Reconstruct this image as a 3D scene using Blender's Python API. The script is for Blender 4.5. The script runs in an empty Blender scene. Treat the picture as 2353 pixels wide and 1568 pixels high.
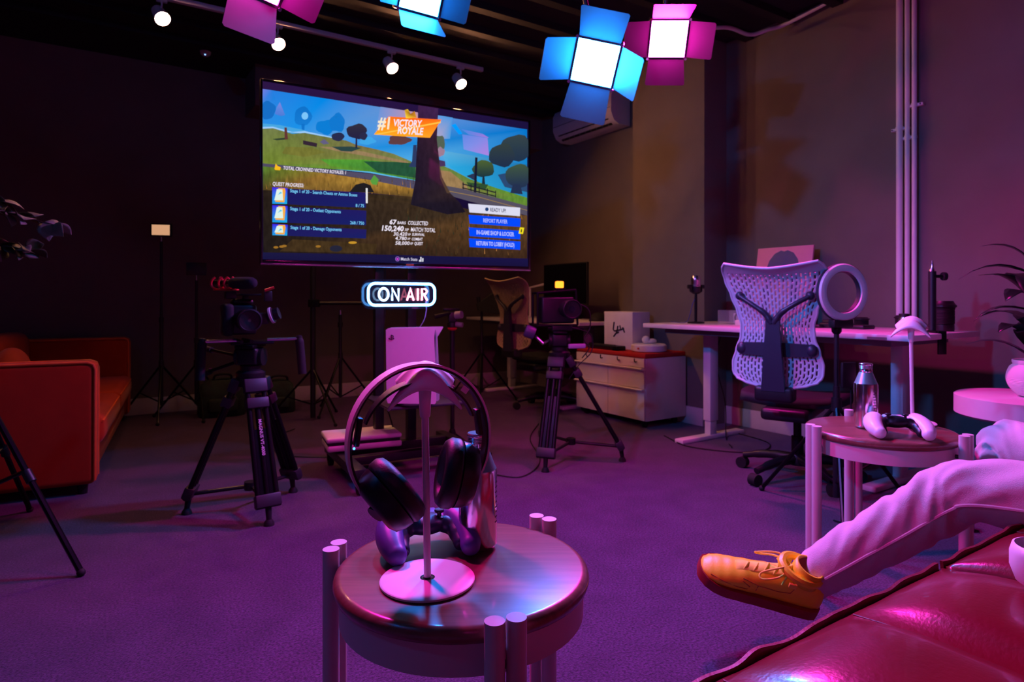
import bpy, bmesh, math, random
from mathutils import Vector, Matrix, Quaternion, noise
PI = math.pi
random.seed(11)
sc = bpy.context.scene
col = sc.collection

# ---------------------------------------------------------------- camera, world, exposure
cam_d = bpy.data.cameras.new('camera'); cam = bpy.data.objects.new('camera', cam_d); col.objects.link(cam)
cam.location = (0, 0, 0.94); cam.rotation_euler = (PI/2, 0, 0)
cam_d.sensor_width = 36; cam_d.lens = 36*1450/2353; cam_d.shift_y = -(784-685)/2353
cam_d.clip_start = 0.02
cam_d.dof.use_dof = True; cam_d.dof.focus_distance = 1.1; cam_d.dof.aperture_fstop = 8.0
sc.camera = cam
world = bpy.data.worlds.new('world'); sc.world = world; world.use_nodes = True
world.node_tree.nodes['Background'].inputs[0].default_value = (0.02, 0.015, 0.03, 1)
world.node_tree.nodes['Background'].inputs[1].default_value = 0.02
sc.view_settings.view_transform = 'Standard'; sc.view_settings.look = 'None'
sc.view_settings.gamma = 1.0; sc.view_settings.use_curve_mapping = False
sc.view_settings.exposure = 0.25
PINK = (1.0, 0.014, 0.48); BLUE = (0.01, 0.23, 1.0); WARM = (1.0, 0.40, 0.19)
PINK_GAIN, BLUE_GAIN, WARM_GAIN = 620.0, 420.0, 980.0

# ---------------------------------------------------------------- helpers
ROOM = math.radians(33.1); CU, SU = math.cos(ROOM), math.sin(ROOM)
def R(u, v, z=0.0):            # room axes (u along the screen wall, v along the right wall) to world
    return Vector((CU*u - SU*v, SU*u + CU*v, z))
def lin(c):
    f = lambda x: x/12.92 if x <= 0.04045 else ((x+0.055)/1.055)**2.4
    return tuple(f(x/255.0) for x in c)
def T(x, y, z): return Matrix.Translation((x, y, z))
def RX(a): return Matrix.Rotation(math.radians(a), 4, 'X')
def RY(a): return Matrix.Rotation(math.radians(a), 4, 'Y')
def RZ(a): return Matrix.Rotation(math.radians(a), 4, 'Z')
def lerp(a, b, t): return a + (b-a)*t
def interp(tab, x):
    if x <= tab[0][0]: return tab[0][1]
    for (x0, y0), (x1, y1) in zip(tab, tab[1:]):
        if x <= x1:
            t = (x-x0)/(x1-x0); t = t*t*(3-2*t)
            return y0 + (y1-y0)*t
    return tab[-1][1]
def catmull(pts, n=6, closed=False):
    P = [Vector(p) for p in pts]; out = []
    m = len(P)
    rng = range(m) if closed else range(m-1)
    for i in rng:
        p0 = P[(i-1) % m] if (closed or i > 0) else P[0]*2-P[1]
        p1 = P[i]; p2 = P[(i+1) % m]
        p3 = P[(i+2) % m] if (closed or i+2 < m) else P[m-1]*2-P[m-2]
        for k in range(n):
            t = k/n
            out.append(0.5*((2*p1)+(p2-p0)*t+(2*p0-5*p1+4*p2-p3)*t*t+(3*p1-p0-3*p2+p3)*t**3))
    if not closed: out.append(P[-1])
    return out

_boxcache = {}
class MB:
    def __init__(s, M=None): s.v = []; s.f = []; s.M = M
    def add(s, vs, fs, M=None):
        o = len(s.v)
        for p in vs:
            p = Vector(p)
            if M is not None: p = M @ p
            if s.M is not None: p = s.M @ p
            s.v.append(p)
        s.f += [tuple(i+o for i in f) for f in fs]
        return s
    def box(s, x0, x1, y0, y1, z0, z1, b=0.0, seg=2, M=None):
        if b <= 0:
            vs = [(x, y, z) for x in (x0, x1) for y in (y0, y1) for z in (z0, z1)]
            return s.add(vs, [(0,1,3,2),(4,6,7,5),(0,4,5,1),(2,3,7,6),(0,2,6,4),(1,5,7,3)], M)
        b = min(b, (x1-x0)*.49, (y1-y0)*.49, (z1-z0)*.49)
        bm = bmesh.new(); bmesh.ops.create_cube(bm, size=1)
        for v in bm.verts:
            v.co = Vector(((x0+x1)/2+v.co.x*(x1-x0), (y0+y1)/2+v.co.y*(y1-y0), (z0+z1)/2+v.co.z*(z1-z0)))
        bmesh.ops.bevel(bm, geom=bm.edges[:], offset=b, segments=seg, affect='EDGES', profile=0.5)
        bm.verts.index_update()
        s.add([v.co.copy() for v in bm.verts], [tuple(v.index for v in f.verts) for f in bm.faces], M); bm.free()
        return s
    def tube(s, pts, r, n=10, closed=False, caps=True, M=None, sx=1.0):
        pts = [Vector(p) for p in pts]; m = len(pts)
        rs = r if isinstance(r, (list, tuple)) else [r]*m
        vs = []; fs = []
        tang = []
        for i in range(m):
            a = pts[(i-1) % m] if (closed or i > 0) else pts[i]
            b = pts[(i+1) % m] if (closed or i < m-1) else pts[i]
            d = b-a
            tang.append(d.normalized() if d.length > 1e-9 else Vector((0, 0, 1)))
        t0 = tang[0]
        up = Vector((0, 0, 1)) if abs(t0.z) < 0.9 else Vector((1, 0, 0))
        nrm = (up - t0*up.dot(t0)).normalized()
        for i in range(m):
            t = tang[i]
            nrm = nrm - t*nrm.dot(t)
            nrm = nrm.normalized() if nrm.length > 1e-6 else t.orthogonal().normalized()
            bn = t.cross(nrm)
            for k in range(n):
                a = 2*PI*k/n
                vs.append(pts[i] + (nrm*math.cos(a)*sx + bn*math.sin(a))*rs[i])
        for i in range(m if closed else m-1):
            j = (i+1) % m
            for k in range(n):
                l = (k+1) % n
                fs.append((i*n+k, i*n+l, j*n+l, j*n+k))
        if caps and not closed:
            fs.append(tuple(range(n))[::-1]); fs.append(tuple((m-1)*n+k for k in range(n)))
        return s.add(vs, fs, M)
    def cyl(s, p0, p1, r0, r1=None, n=20, M=None):
        return s.tube([p0, p1], [r0, r0 if r1 is None else r1], n=n, M=M)
    def lathe(s, prof, n=32, M=None, ring=False):
        vs = []; fs = []; m = len(prof)
        for r, z in prof:
            for k in range(n):
                a = 2*PI*k/n; vs.append((r*math.cos(a), r*math.sin(a), z))
        for i in range(m-1):
            for k in range(n):
                l = (k+1) % n; fs.append((i*n+k, i*n+l, (i+1)*n+l, (i+1)*n+k))
        if ring: fs += [((m-1)*n+k, (m-1)*n+(k+1) % n, (k+1) % n, k) for k in range(n)]
        elif prof[0][0] > 1e-6: fs.append(tuple(range(n))[::-1])
        if not ring and prof[-1][0] > 1e-6: fs.append(tuple((m-1)*n+k for k in range(n)))
        return s.add(vs, fs, M)
    def ell(s, c, r, n=20, m=12, M=None):
        r = r if isinstance(r, (list, tuple)) else (r, r, r)
        vs = [(c[0], c[1], c[2]-r[2])]; fs = []
        for i in range(1, m):
            a = -PI/2+PI*i/m
            for k in range(n):
                b = 2*PI*k/n
                vs.append((c[0]+r[0]*math.cos(a)*math.cos(b), c[1]+r[1]*math.cos(a)*math.sin(b), c[2]+r[2]*math.sin(a)))
        vs.append((c[0], c[1], c[2]+r[2])); L = len(vs)-1
        for k in range(n):
            l = (k+1) % n
            fs.append((0, 1+l, 1+k)); fs.append((L, 1+(m-2)*n+k, 1+(m-2)*n+l))
            for i in range(m-2): fs.append((1+i*n+k, 1+i*n+l, 1+(i+1)*n+l, 1+(i+1)*n+k))
        return s.add(vs, fs, M)
    def prism(s, poly, z0, z1, M=None):
        n = len(poly)
        vs = [(p[0], p[1], z0) for p in poly]+[(p[0], p[1], z1) for p in poly]
        fs = [tuple(range(n))[::-1], tuple(range(n, 2*n))]+[(i, (i+1) % n, n+(i+1) % n, n+i) for i in range(n)]
        return s.add(vs, fs, M)
    def grid(s, fn, nu, nv, M=None, skip=None, closed_u=False):
        vs = [fn(i/nu, j/nv) for j in range(nv+1) for i in range(nu+1)]
        fs = [(j*(nu+1)+i, j*(nu+1)+i+1, (j+1)*(nu+1)+i+1, (j+1)*(nu+1)+i) for j in range(nv) for i in range(nu) if not (skip and skip(i, j))]
        return s.add(vs, fs, M)
    def loft(s, rings, caps=True, M=None):
        n = len(rings[0]); vs = [p for r in rings for p in r]; fs = []
        for i in range(len(rings)-1):
            for k in range(n):
                l = (k+1) % n; fs.append((i*n+k, i*n+l, (i+1)*n+l, (i+1)*n+k))
        if caps: fs.append(tuple(range(n))[::-1]); fs.append(tuple((len(rings)-1)*n+k for k in range(n)))
        return s.add(vs, fs, M)
    def mesh(s, name, angle=38):
        me = bpy.data.meshes.new(name); me.from_pydata([tuple(p) for p in s.v], [], s.f)
        bm = bmesh.new(); bm.from_mesh(me); bmesh.ops.recalc_face_normals(bm, faces=bm.faces[:]); bm.to_mesh(me); bm.free()
        me.polygons.foreach_set('use_smooth', [True]*len(me.polygons)); me.set_sharp_from_angle(angle=math.radians(angle))
        return me
    def build(s, name, mt, parent=None, angle=38, world=False, me=None):
        me = me or s.mesh(name, angle)
        me.materials.clear(); me.materials.append(mt)
        o = bpy.data.objects.new(name, me); col.objects.link(o)
        if parent is not None:
            o.parent = parent
            if world: o.matrix_parent_inverse = Matrix.LocRotScale(parent.location, parent.rotation_euler, None).inverted()
        return o

def thing(name, label, cat, loc=(0, 0, 0), rotz=0.0, group=None):
    o = bpy.data.objects.new(name, None); col.objects.link(o); o.empty_display_size = 0.1
    o.location = loc; o.rotation_euler = (0, 0, math.radians(rotz)); o['label'] = label; o['category'] = cat
    if group: o['group'] = group
    return o
def tag(o, label, cat, group=None):
    o['label'] = label; o['category'] = cat
    if group: o['group'] = group
    return o
def struct(o, label=None):
    o['kind'] = 'structure'
    if label: o['label'] = label
    return o
def mod_solid(o, t, off=-1): m = o.modifiers.new('solid', 'SOLIDIFY'); m.thickness = t; m.offset = off; return o
def mod_sub(o, n=1): m = o.modifiers.new('sub', 'SUBSURF'); m.levels = n; m.render_levels = n; return o
def mod_remesh(o, vox, smooth=3):
    m = o.modifiers.new('remesh', 'REMESH'); m.mode = 'VOXEL'; m.voxel_size = vox; m.use_smooth_shade = True
    if smooth:
        k = o.modifiers.new('smooth', 'SMOOTH'); k.factor = 0.5; k.iterations = smooth
    return o
def text_geo(s, bold=0.0, shear=0.0):
    cu = bpy.data.curves.new('lettering', 'FONT'); cu.body = s; cu.size = 1.0; cu.offset = bold; cu.shear = shear; cu.resolution_u = 2
    ob = bpy.data.objects.new('lettering', cu); col.objects.link(ob)
    dg = bpy.context.evaluated_depsgraph_get(); me = bpy.data.meshes.new_from_object(ob.evaluated_get(dg))
    vs = [v.co.copy() for v in me.vertices]; fs = [tuple(p.vertices) for p in me.polygons]
    bpy.data.objects.remove(ob); bpy.data.curves.remove(cu); bpy.data.meshes.remove(me)
    x0 = min(v.x for v in vs); x1 = max(v.x for v in vs); y1 = max(v.y for v in vs); y0 = min(v.y for v in vs)
    return vs, fs, (x0, x1, y0, y1)

# ---------------------------------------------------------------- materials
_mats = {}
def mat(name, c, rough=0.5, metal=0.0, var=0.0, vscale=20.0, bump=0.0, bscale=200.0, c2=None, sheen=0.0, coat=0.0, spec=0.5, srgb=True):
    if name in _mats: return _mats[name]
    m = bpy.data.materials.new(name); m.use_nodes = True; nt = m.node_tree; b = nt.nodes['Principled BSDF']
    c = lin(c) if srgb else c
    b.inputs['Base Color'].default_value = (*c, 1); b.inputs['Roughness'].default_value = rough; b.inputs['Metallic'].default_value = metal
    b.inputs['Specular IOR Level'].default_value = spec
    if sheen: b.inputs['Sheen Weight'].default_value = sheen
    if coat: b.inputs['Coat Weight'].default_value = coat; b.inputs['Coat Roughness'].default_value = 0.1
    tc = nt.nodes.new('ShaderNodeTexCoord')
    n1 = nt.nodes.new('ShaderNodeTexNoise'); n1.inputs['Scale'].default_value = vscale; n1.inputs['Detail'].default_value = 4
    nt.links.new(tc.outputs['Object'], n1.inputs['Vector'])
    cc2 = (lin(c2) if c2 else tuple(x*(1-var) for x in c))
    mx = nt.nodes.new('ShaderNodeMix'); mx.data_type = 'RGBA'
    mx.inputs[6].default_value = (*cc2, 1); mx.inputs[7].default_value = (*tuple(min(1, x*(1+var*.5)) for x in c), 1)
    rp = nt.nodes.new('ShaderNodeMapRange'); rp.inputs[1].default_value = .3; rp.inputs[2].default_value = .7
    nt.links.new(n1.outputs['Fac'], rp.inputs[0]); nt.links.new(rp.outputs[0], mx.inputs[0]); nt.links.new(mx.outputs[2], b.inputs['Base Color'])
    if bump:
        n2 = nt.nodes.new('ShaderNodeTexNoise'); n2.inputs['Scale'].default_value = bscale; n2.inputs['Detail'].default_value = 3
        nt.links.new(tc.outputs['Object'], n2.inputs['Vector'])
        bp = nt.nodes.new('ShaderNodeBump'); bp.inputs['Strength'].default_value = bump; bp.inputs['Distance'].default_value = 0.004
        nt.links.new(n2.outputs['Fac'], bp.inputs['Height']); nt.links.new(bp.outputs[0], b.inputs['Normal'])
    _mats[name] = m; return m
def emit(name, c, s):
    if name in _mats: return _mats[name]
    m = bpy.data.materials.new(name); m.use_nodes = True; nt = m.node_tree; nt.nodes.clear()
    o = nt.nodes.new('ShaderNodeOutputMaterial'); e = nt.nodes.new('ShaderNodeEmission'); e.inputs[0].default_value = (*c, 1); e.inputs[1].default_value = s
    nt.links.new(e.outputs[0], o.inputs[0]); _mats[name] = m; return m

M_black = mat('black_plastic', (24, 24, 27), .42, var=.2)
M_blackm = mat('black_metal', (22, 22, 26), .35, .6, var=.2)
M_rubber = mat('black_rubber', (18, 18, 20), .75, var=.2)
M_dark = mat('dark_grey_plastic', (44, 44, 50), .5, var=.1)
M_white = mat('white_plastic', (225, 222, 222), .38, var=.03)
M_whitem = mat('white_powder_coat', (222, 218, 216), .45, var=.03, bump=.05, bscale=900)
M_silver = mat('brushed_silver', (205, 205, 210), .24, 1.0, var=.08, vscale=60)
M_chrome = mat('polished_chrome', (220, 220, 225), .1, 1.0)
M_grey = mat('mid_grey_plastic', (110, 110, 116), .5, var=.06)
M_cable = mat('black_cable', (20, 20, 22), .6, var=.1)
M_paper = mat('white_card', (228, 222, 214), .7, var=.04)
M_ink = mat('black_ink', (14, 14, 16), .6)

# ---------------------------------------------------------------- room
U0, U1, V0, V1, CEIL = -4.3, 3.95, -3.4, 5.9, 2.86
M_carpet = mat('carpet', (74, 49, 80), .95, var=.22, vscale=7, bump=.9, bscale=260, sheen=.2, spec=.15)
nt = M_carpet.node_tree      # tufted pile: fine speckle on top of the slow variation
b = nt.nodes['Principled BSDF']; old = b.inputs['Base Color'].links[0].from_socket
tc = nt.nodes.new('ShaderNodeTexCoord'); n3 = nt.nodes.new('ShaderNodeTexNoise'); n3.inputs['Scale'].default_value = 150; n3.inputs['Detail'].default_value = 5
nt.links.new(tc.outputs['Object'], n3.inputs['Vector'])
rp = nt.nodes.new('ShaderNodeMapRange'); rp.inputs[1].default_value = .32; rp.inputs[2].default_value = .68; rp.inputs[3].default_value = .35; rp.inputs[4].default_value = 1.65
nt.links.new(n3.outputs['Fac'], rp.inputs[0])
mu = nt.nodes.new('ShaderNodeMix'); mu.data_type = 'RGBA'; mu.blend_type = 'MULTIPLY'; mu.inputs[0].default_value = 1
nt.links.new(old, mu.inputs[6]); nt.links.new(rp.outputs[0], mu.inputs[7]); nt.links.new(mu.outputs[2], b.inputs['Base Color'])
M_wall = mat('wall_fabric', (122, 112, 102), .92, var=.12, vscale=2.5, bump=.5, bscale=420, spec=.2)
M_ceil = mat('ceiling_paint', (34, 32, 38), .8, var=.15, vscale=3)
M_base = mat('baseboard_paint', (205, 196, 188), .5, var=.04)
RM = Matrix.Rotation(ROOM, 4, 'Z')
def rbox(name, u0, u1, v0, v1, z0, z1, mt, b=0.0, parent=None):
    o = MB().box(u0, u1, v0, v1, z0, z1, b).build(name, mt, parent)
    if parent is None: o.rotation_euler = (0, 0, ROOM)
    return o
struct(rbox('floor', U0-.2, U1+.2, V0-.2, V1+.2, -.1, 0, M_carpet), 'grey cut-pile carpet floor lit purple')
ceiling = struct(rbox('ceiling', U0-.2, U1+.2, V0-.2, V1+.2, CEIL, CEIL+.1, M_ceil), 'dark painted ceiling with shallow ribs')
struct(rbox('wall_back', U0-.2, U1+.2, V1, V1+.15, 0, CEIL, M_wall), 'dark fabric wall behind the television')
struct(rbox('wall_right', U1, U1+.15, V0-.2, V1, 0, CEIL, M_wall), 'fabric wall behind the white desk')
struct(rbox('wall_left', U0-.15, U0, V0-.2, V1, 0, CEIL, M_wall), 'fabric wall beyond the orange sofa')
struct(rbox('wall_front', U0, U1, V0-.15, V0, 0, CEIL, M_wall), 'fabric wall behind the viewer')
struct(rbox('trim_1', 1.06, U1, 5.47, V1, 2.52, CEIL, M_wall), 'boxed soffit under the ceiling above the television')
struct(rbox('trim_2', 3.70, U1, 3.10, 3.84, 0, CEIL, M_wall), 'square wall column beside the air conditioner')
struct(rbox('baseboard_back', U0, U1, V1-.018, V1, 0, .13, M_base, .004))
struct(rbox('baseboard_right', U1-.018, U1, V0, V1-.02, 0, .13, M_base, .004))
struct(rbox('baseboard_column', 3.682, 3.70, 3.10, 3.84, 0, .13, M_base, .004))
M_rib = mat('ceiling_rib_paint', (25, 21, 24), .7, var=.1)
v = V0+.2; ribm = MB().box(U0, U1, -.035, .035, CEIL-.05, CEIL+.001).mesh('ceiling_rib')
for k in range(27):
    vv = 5.2-.328*k-.005
    if vv < V0+.1: break
    o = MB().build('ceiling_rib', M_rib, ceiling, me=ribm); o.location = (0, vv, 0)

SCREEN_POLYS=[
([(0.0001,0.957),(0.2008,0.9556),(0.4022,0.9533),(0.6058,0.9517),(0.9948,0.9498),(0.9948,0.4772),(0.6061,0.505),(0.355,0.543),(0.0009,0.5477)],[(40,120,215),(0,130,222),(90,140,205),(90,140,210),(0,110,195),(20,140,200),(80,175,225),(90,180,230),(40,150,225)],0),
([(0.0001,0.957),(0.0313,0.957),(0.0393,0.9086),(0.0002,0.8813)],[(110,120,215),(40,120,215),(20,125,215),(60,125,215)],0),
([(0.3926,0.9554),(0.5321,0.9547),(0.5322,0.9033),(0.3736,0.7933)],[(110,140,205),(190,140,160),(220,150,130),(100,150,215)],0),
([(0.6111,0.9559),(0.6711,0.9553),(0.6602,0.8151),(0.6059,0.8016)],[(90,150,220),(70,145,215),(70,150,215),(170,160,190)],0),
([(0.0406,0.849),(0.0367,0.8309),(0.0334,0.8141),(0.0277,0.7997),(0.0199,0.7933),(0.0118,0.7881),(0.0031,0.7879),(0,0.8021),(0,0.8199),(0,0.8348),(0,0.8533),(0,0.8703),(0.0041,0.883),(0.0115,0.8935),(0.0198,0.8933),(0.0263,0.8852),(0.0335,0.88),(0.0405,0.8689)],[(20,105,190)],0),
([(0.1574,0.8416),(0.1544,0.821),(0.1481,0.8038),(0.141,0.7885),(0.1316,0.7804),(0.1222,0.7805),(0.1126,0.7804),(0.1031,0.787),(0.0997,0.8056),(0.1008,0.8252),(0.1012,0.8434),(0.1046,0.8624),(0.1126,0.8762),(0.1216,0.8866),(0.1318,0.8924),(0.1407,0.8845),(0.1463,0.8706),(0.1528,0.8589)],[(17,115,200),(18,116,201),(19,118,203),(19,119,204),(19,119,204),(19,119,204),(19,119,204),(19,118,203),(18,116,201),(17,115,200),(16,113,198),(15,111,196),(15,110,195),(15,110,195),(15,110,195),(15,110,195),(15,111,196),(16,113,198)],0),
([(0.1214,0.7889),(0.1322,0.7919),(0.131,0.7415),(0.1239,0.7397)],[(15,110,195)],0),
([(0.1438,0.84),(0.1432,0.8324),(0.1413,0.8253),(0.1384,0.8197),(0.1348,0.8161),(0.1311,0.815),(0.1275,0.8166),(0.1247,0.8206),(0.1228,0.8265),(0.1221,0.8337),(0.1228,0.8412),(0.1246,0.8482),(0.1275,0.8539),(0.131,0.8575),(0.1348,0.8586),(0.1383,0.8571),(0.1412,0.8531),(0.1431,0.8472)],[(120,190,240)],0),
([(0.0375,0.8255),(0.0434,0.8648),(0.0532,0.8965),(0.0694,0.8274),(0.0574,0.8163)],[(80,120,210),(90,130,215),(125,130,215),(80,120,205),(60,120,205)],0),
([(0.2339,0.7965),(0.2309,0.7812),(0.2239,0.7683),(0.218,0.7533),(0.2076,0.7404),(0.1954,0.7429),(0.1869,0.751),(0.1774,0.7546),(0.1696,0.7638),(0.1689,0.7788),(0.1698,0.7941),(0.1741,0.8102),(0.1854,0.8193),(0.1962,0.8224),(0.2066,0.831),(0.2194,0.8347),(0.2271,0.8237),(0.2306,0.8099)],[(10,120,205)],0),
([(0.2662,0.8292),(0.2639,0.8108),(0.2624,0.7897),(0.2557,0.7714),(0.245,0.7704),(0.2365,0.7735),(0.2274,0.771),(0.2192,0.7788),(0.2157,0.7962),(0.2131,0.8144),(0.2139,0.8348),(0.2216,0.8498),(0.2289,0.8603),(0.2356,0.8772),(0.2456,0.8855),(0.2539,0.8747),(0.2598,0.8615),(0.2655,0.8482)],[(15,115,200)],0),
([(0.3767,0.7447),(0.3769,0.7348),(0.3662,0.7269),(0.3576,0.7216),(0.3503,0.7143),(0.3405,0.7114),(0.3318,0.713),(0.3219,0.714),(0.316,0.7203),(0.3204,0.7308),(0.3239,0.7384),(0.3231,0.7477),(0.3295,0.757),(0.3404,0.76),(0.3502,0.7621),(0.3598,0.7624),(0.3649,0.7561),(0.3687,0.7501)],[(60,160,225)],0),
([(0.7103,0.8544),(0.8173,0.854),(0.8233,0.7359),(0.716,0.7572)],[(90,130,220),(130,130,220),(170,125,215),(120,140,225)],0),
([(0.7047,0.8887),(0.7967,0.8763),(0.8233,0.8555),(0.7387,0.8571)],[(70,130,220),(130,120,215),(170,110,210),(90,130,215)],0),
([(0.6656,0.905),(0.6823,0.9184),(0.7103,0.8588),(0.6963,0.8508)],[(0,150,250)],0),
([(0.0005,0.7626),(0.0515,0.7657),(0.1331,0.7536),(0.1331,0.7344),(0.0756,0.7231),(0.0317,0.7415),(0.0005,0.7345)],[(70,160,215)],0),
([(0.0005,0.7434),(0.0317,0.7519),(0.0918,0.735),(0.1331,0.749),(0.223,0.7342),(0.223,0.7255),(0.1331,0.7336),(0.0005,0.7293)],[(150,195,240)],0),
([(0.0005,0.733),(0.0317,0.743),(0.0919,0.7243),(0.1331,0.7382),(0.223,0.7279),(0.2719,0.7227),(0.3083,0.7035),(0.3785,0.6917),(0.4416,0.6754),(0.5017,0.644),(0.5247,0.6233),(0.5248,0.525),(0.355,0.5512),(0.0009,0.5329)],[(110,120,70),(115,120,70),(105,115,60),(100,110,60),(105,115,60),(110,110,65),(115,105,65),(120,110,65),(115,120,70),(120,125,70),(90,120,70),(60,120,60),(85,150,45),(110,130,45)],1),
([(0.0717,0.6464),(0.1542,0.6586),(0.2013,0.6384),(0.1333,0.5996),(0.0598,0.6058)],[(112,112,48)],1),
([(0.1754,0.6675),(0.2274,0.6761),(0.3315,0.6685),(0.4915,0.6376),(0.5017,0.6227),(0.3549,0.6411),(0.2363,0.6544)],[(145,120,85)],1),
([(0.1841,0.5954),(0.3315,0.6197),(0.5221,0.6185),(0.5248,0.5421),(0.355,0.5512),(0.2188,0.5597)],[(80,150,50),(80,150,45),(70,130,50),(50,105,50),(75,150,50),(90,150,45)],1),
([(0.3315,0.6099),(0.4515,0.6274),(0.5231,0.6289),(0.5232,0.5401),(0.3835,0.5527)],[(35,80,55)],1),
([(0.2209,0.6761),(0.29,0.6911),(0.3245,0.6896),(0.2901,0.6605),(0.254,0.657)],[(40,65,65)],0),
([(0.0299,0.6811),(0.0676,0.6968),(0.0777,0.6895),(0.0437,0.6771)],[(45,60,45)],0),
([(0.0675,0.755),(0.0748,0.757),(0.0789,0.6898),(0.0684,0.6872)],[(95,50,50)],0),
([(0.1269,0.6943),(0.1733,0.6865),(0.1712,0.6642),(0.127,0.6712)],[(50,35,50)],0),
([(0.1818,0.6964),(0.1969,0.7158),(0.2134,0.6924),(0.1947,0.6839)],[(95,90,125)],0),
([(0.2657,0.7452),(0.2628,0.7361),(0.2588,0.728),(0.2543,0.7194),(0.247,0.7135),(0.239,0.7135),(0.2322,0.7154),(0.226,0.7188),(0.2225,0.7256),(0.2213,0.7338),(0.2211,0.7428),(0.2248,0.752),(0.2321,0.7578),(0.2392,0.7616),(0.2466,0.7655),(0.2543,0.7651),(0.2599,0.7601),(0.2641,0.7537)],[(38,42,75)],0),
([(0.3444,0.7955),(0.3387,0.78),(0.3346,0.765),(0.3284,0.7471),(0.315,0.7391),(0.3025,0.743),(0.2916,0.7451),(0.2807,0.7495),(0.2755,0.7623),(0.2728,0.7766),(0.2714,0.7931),(0.2796,0.8087),(0.2924,0.8162),(0.3025,0.825),(0.3148,0.8354),(0.3273,0.8329),(0.3356,0.8222),(0.3428,0.811)],[(41,38,62),(39,36,63),(37,34,64),(35,32,64),(35,32,64),(35,32,64),(35,32,64),(37,34,64),(39,36,63),(41,38,62),(43,40,61),(45,42,60),(47,44,60),(47,44,60),(47,44,60),(47,44,60),(45,42,60),(43,40,61)],0),
([(0.3458,0.7656),(0.3436,0.7578),(0.3413,0.7509),(0.3387,0.7431),(0.334,0.7384),(0.329,0.7392),(0.3246,0.7412),(0.3207,0.7446),(0.3187,0.7512),(0.3179,0.7585),(0.3174,0.7667),(0.3199,0.7747),(0.3247,0.7789),(0.3291,0.782),(0.3338,0.7853),(0.3385,0.7842),(0.342,0.7794),(0.3449,0.7735)],[(40,40,70)],0),
([(0.3037,0.7428),(0.3092,0.7441),(0.3097,0.6861),(0.3028,0.6844)],[(35,32,65)],0),
([(0.6113,0.733),(0.9948,0.7067),(0.9948,0.4772),(0.7734,0.5433),(0.6603,0.6294)],[(90,170,215),(20,110,170),(30,130,180),(30,155,205),(40,160,215)],0),
([(0.7274,0.5846),(0.7618,0.6092),(0.7734,0.5524)],[(40,50,80)],0),
([(0.8624,0.6146),(0.9948,0.678),(0.9948,0.5154),(0.8929,0.5364)],[(40,70,110)],0),
([(0.6114,0.6457),(0.6714,0.6139),(0.7446,0.5652),(0.8624,0.5219),(0.9948,0.4772),(0.9948,0.4103),(0.8624,0.4477),(0.7162,0.4974),(0.6168,0.5244)],[(95,125,55),(95,125,60),(90,125,55),(85,135,45),(90,140,45),(100,130,50),(90,125,50),(120,115,60),(140,115,70)],1),
([(0.6168,0.6031),(0.6603,0.6029),(0.7275,0.5262),(0.7389,0.4742),(0.6277,0.5044)],[(150,120,80)],1),
([(0.0009,0.5388),(0.1334,0.5396),(0.355,0.5389),(0.5222,0.5229),(0.5223,0.4606),(0.3551,0.5022),(0.2189,0.5164),(0.0922,0.522),(0.0009,0.5218)],[(78,72,96)],0),
([(0.6169,0.5113),(0.7162,0.4974),(0.9948,0.4199),(0.9948,0.353),(0.7389,0.4201),(0.6277,0.4562)],[(82,76,92)],0),
([(0.6385,0.4799),(0.7735,0.457),(0.9948,0.3912),(0.9948,0.3874),(0.7735,0.4525),(0.6385,0.4755)],[(150,120,70)],0),
([(1,0.8271),(1,0.7942),(1,0.7644),(0.9819,0.7375),(0.9565,0.7195),(0.9304,0.7239),(0.9091,0.7326),(0.8836,0.7368),(0.8656,0.7583),(0.8682,0.7923),(0.8758,0.823),(0.8856,0.8532),(0.9064,0.8758),(0.9302,0.8904),(0.9566,0.907),(0.9847,0.9059),(0.9991,0.8789),(1,0.8522)],[(41,57,71),(37,53,71),(33,51,71),(31,49,71),(30,48,71),(30,48,71),(31,49,71),(33,51,71),(37,53,71),(41,57,71),(44,60,70),(48,62,70),(50,64,70),(51,65,70),(51,65,70),(50,64,70),(48,62,70),(44,60,70)],0),
([(0.9397,0.7615),(0.9358,0.7333),(0.9252,0.7074),(0.9116,0.6821),(0.8913,0.6688),(0.8713,0.6741),(0.8541,0.68),(0.835,0.6863),(0.8235,0.7076),(0.8235,0.736),(0.8266,0.7635),(0.8362,0.7896),(0.8535,0.8067),(0.8711,0.8204),(0.8914,0.8346),(0.9122,0.8302),(0.9239,0.8076),(0.9325,0.7857)],[(39,53,67),(35,49,68),(31,47,70),(29,45,71),(28,44,71),(28,44,71),(29,45,71),(31,47,70),(35,49,68),(39,53,67),(42,56,65),(46,58,63),(48,60,62),(49,61,62),(49,61,62),(48,60,62),(46,58,63),(42,56,65)],0),
([(1,0.6342),(1,0.6064),(1,0.5801),(0.9874,0.5543),(0.9662,0.5418),(0.9453,0.5448),(0.9266,0.5507),(0.9094,0.5625),(0.8996,0.5852),(0.896,0.6116),(0.897,0.6403),(0.9088,0.6664),(0.9272,0.6827),(0.9453,0.6966),(0.9661,0.7074),(0.9867,0.7016),(1,0.6833),(1,0.6615)],[(46,65,70),(40,58,72),(35,52,75),(32,48,76),(30,46,77),(30,46,77),(32,48,76),(35,52,75),(40,58,72),(46,65,70),(51,71,67),(56,77,64),(59,81,63),(61,83,62),(61,83,62),(59,81,63),(56,77,64),(51,71,67)],0),
([(0.9301,0.5615),(0.9616,0.567),(0.9743,0.4979),(0.9177,0.4983)],[(32,46,75)],0),
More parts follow.
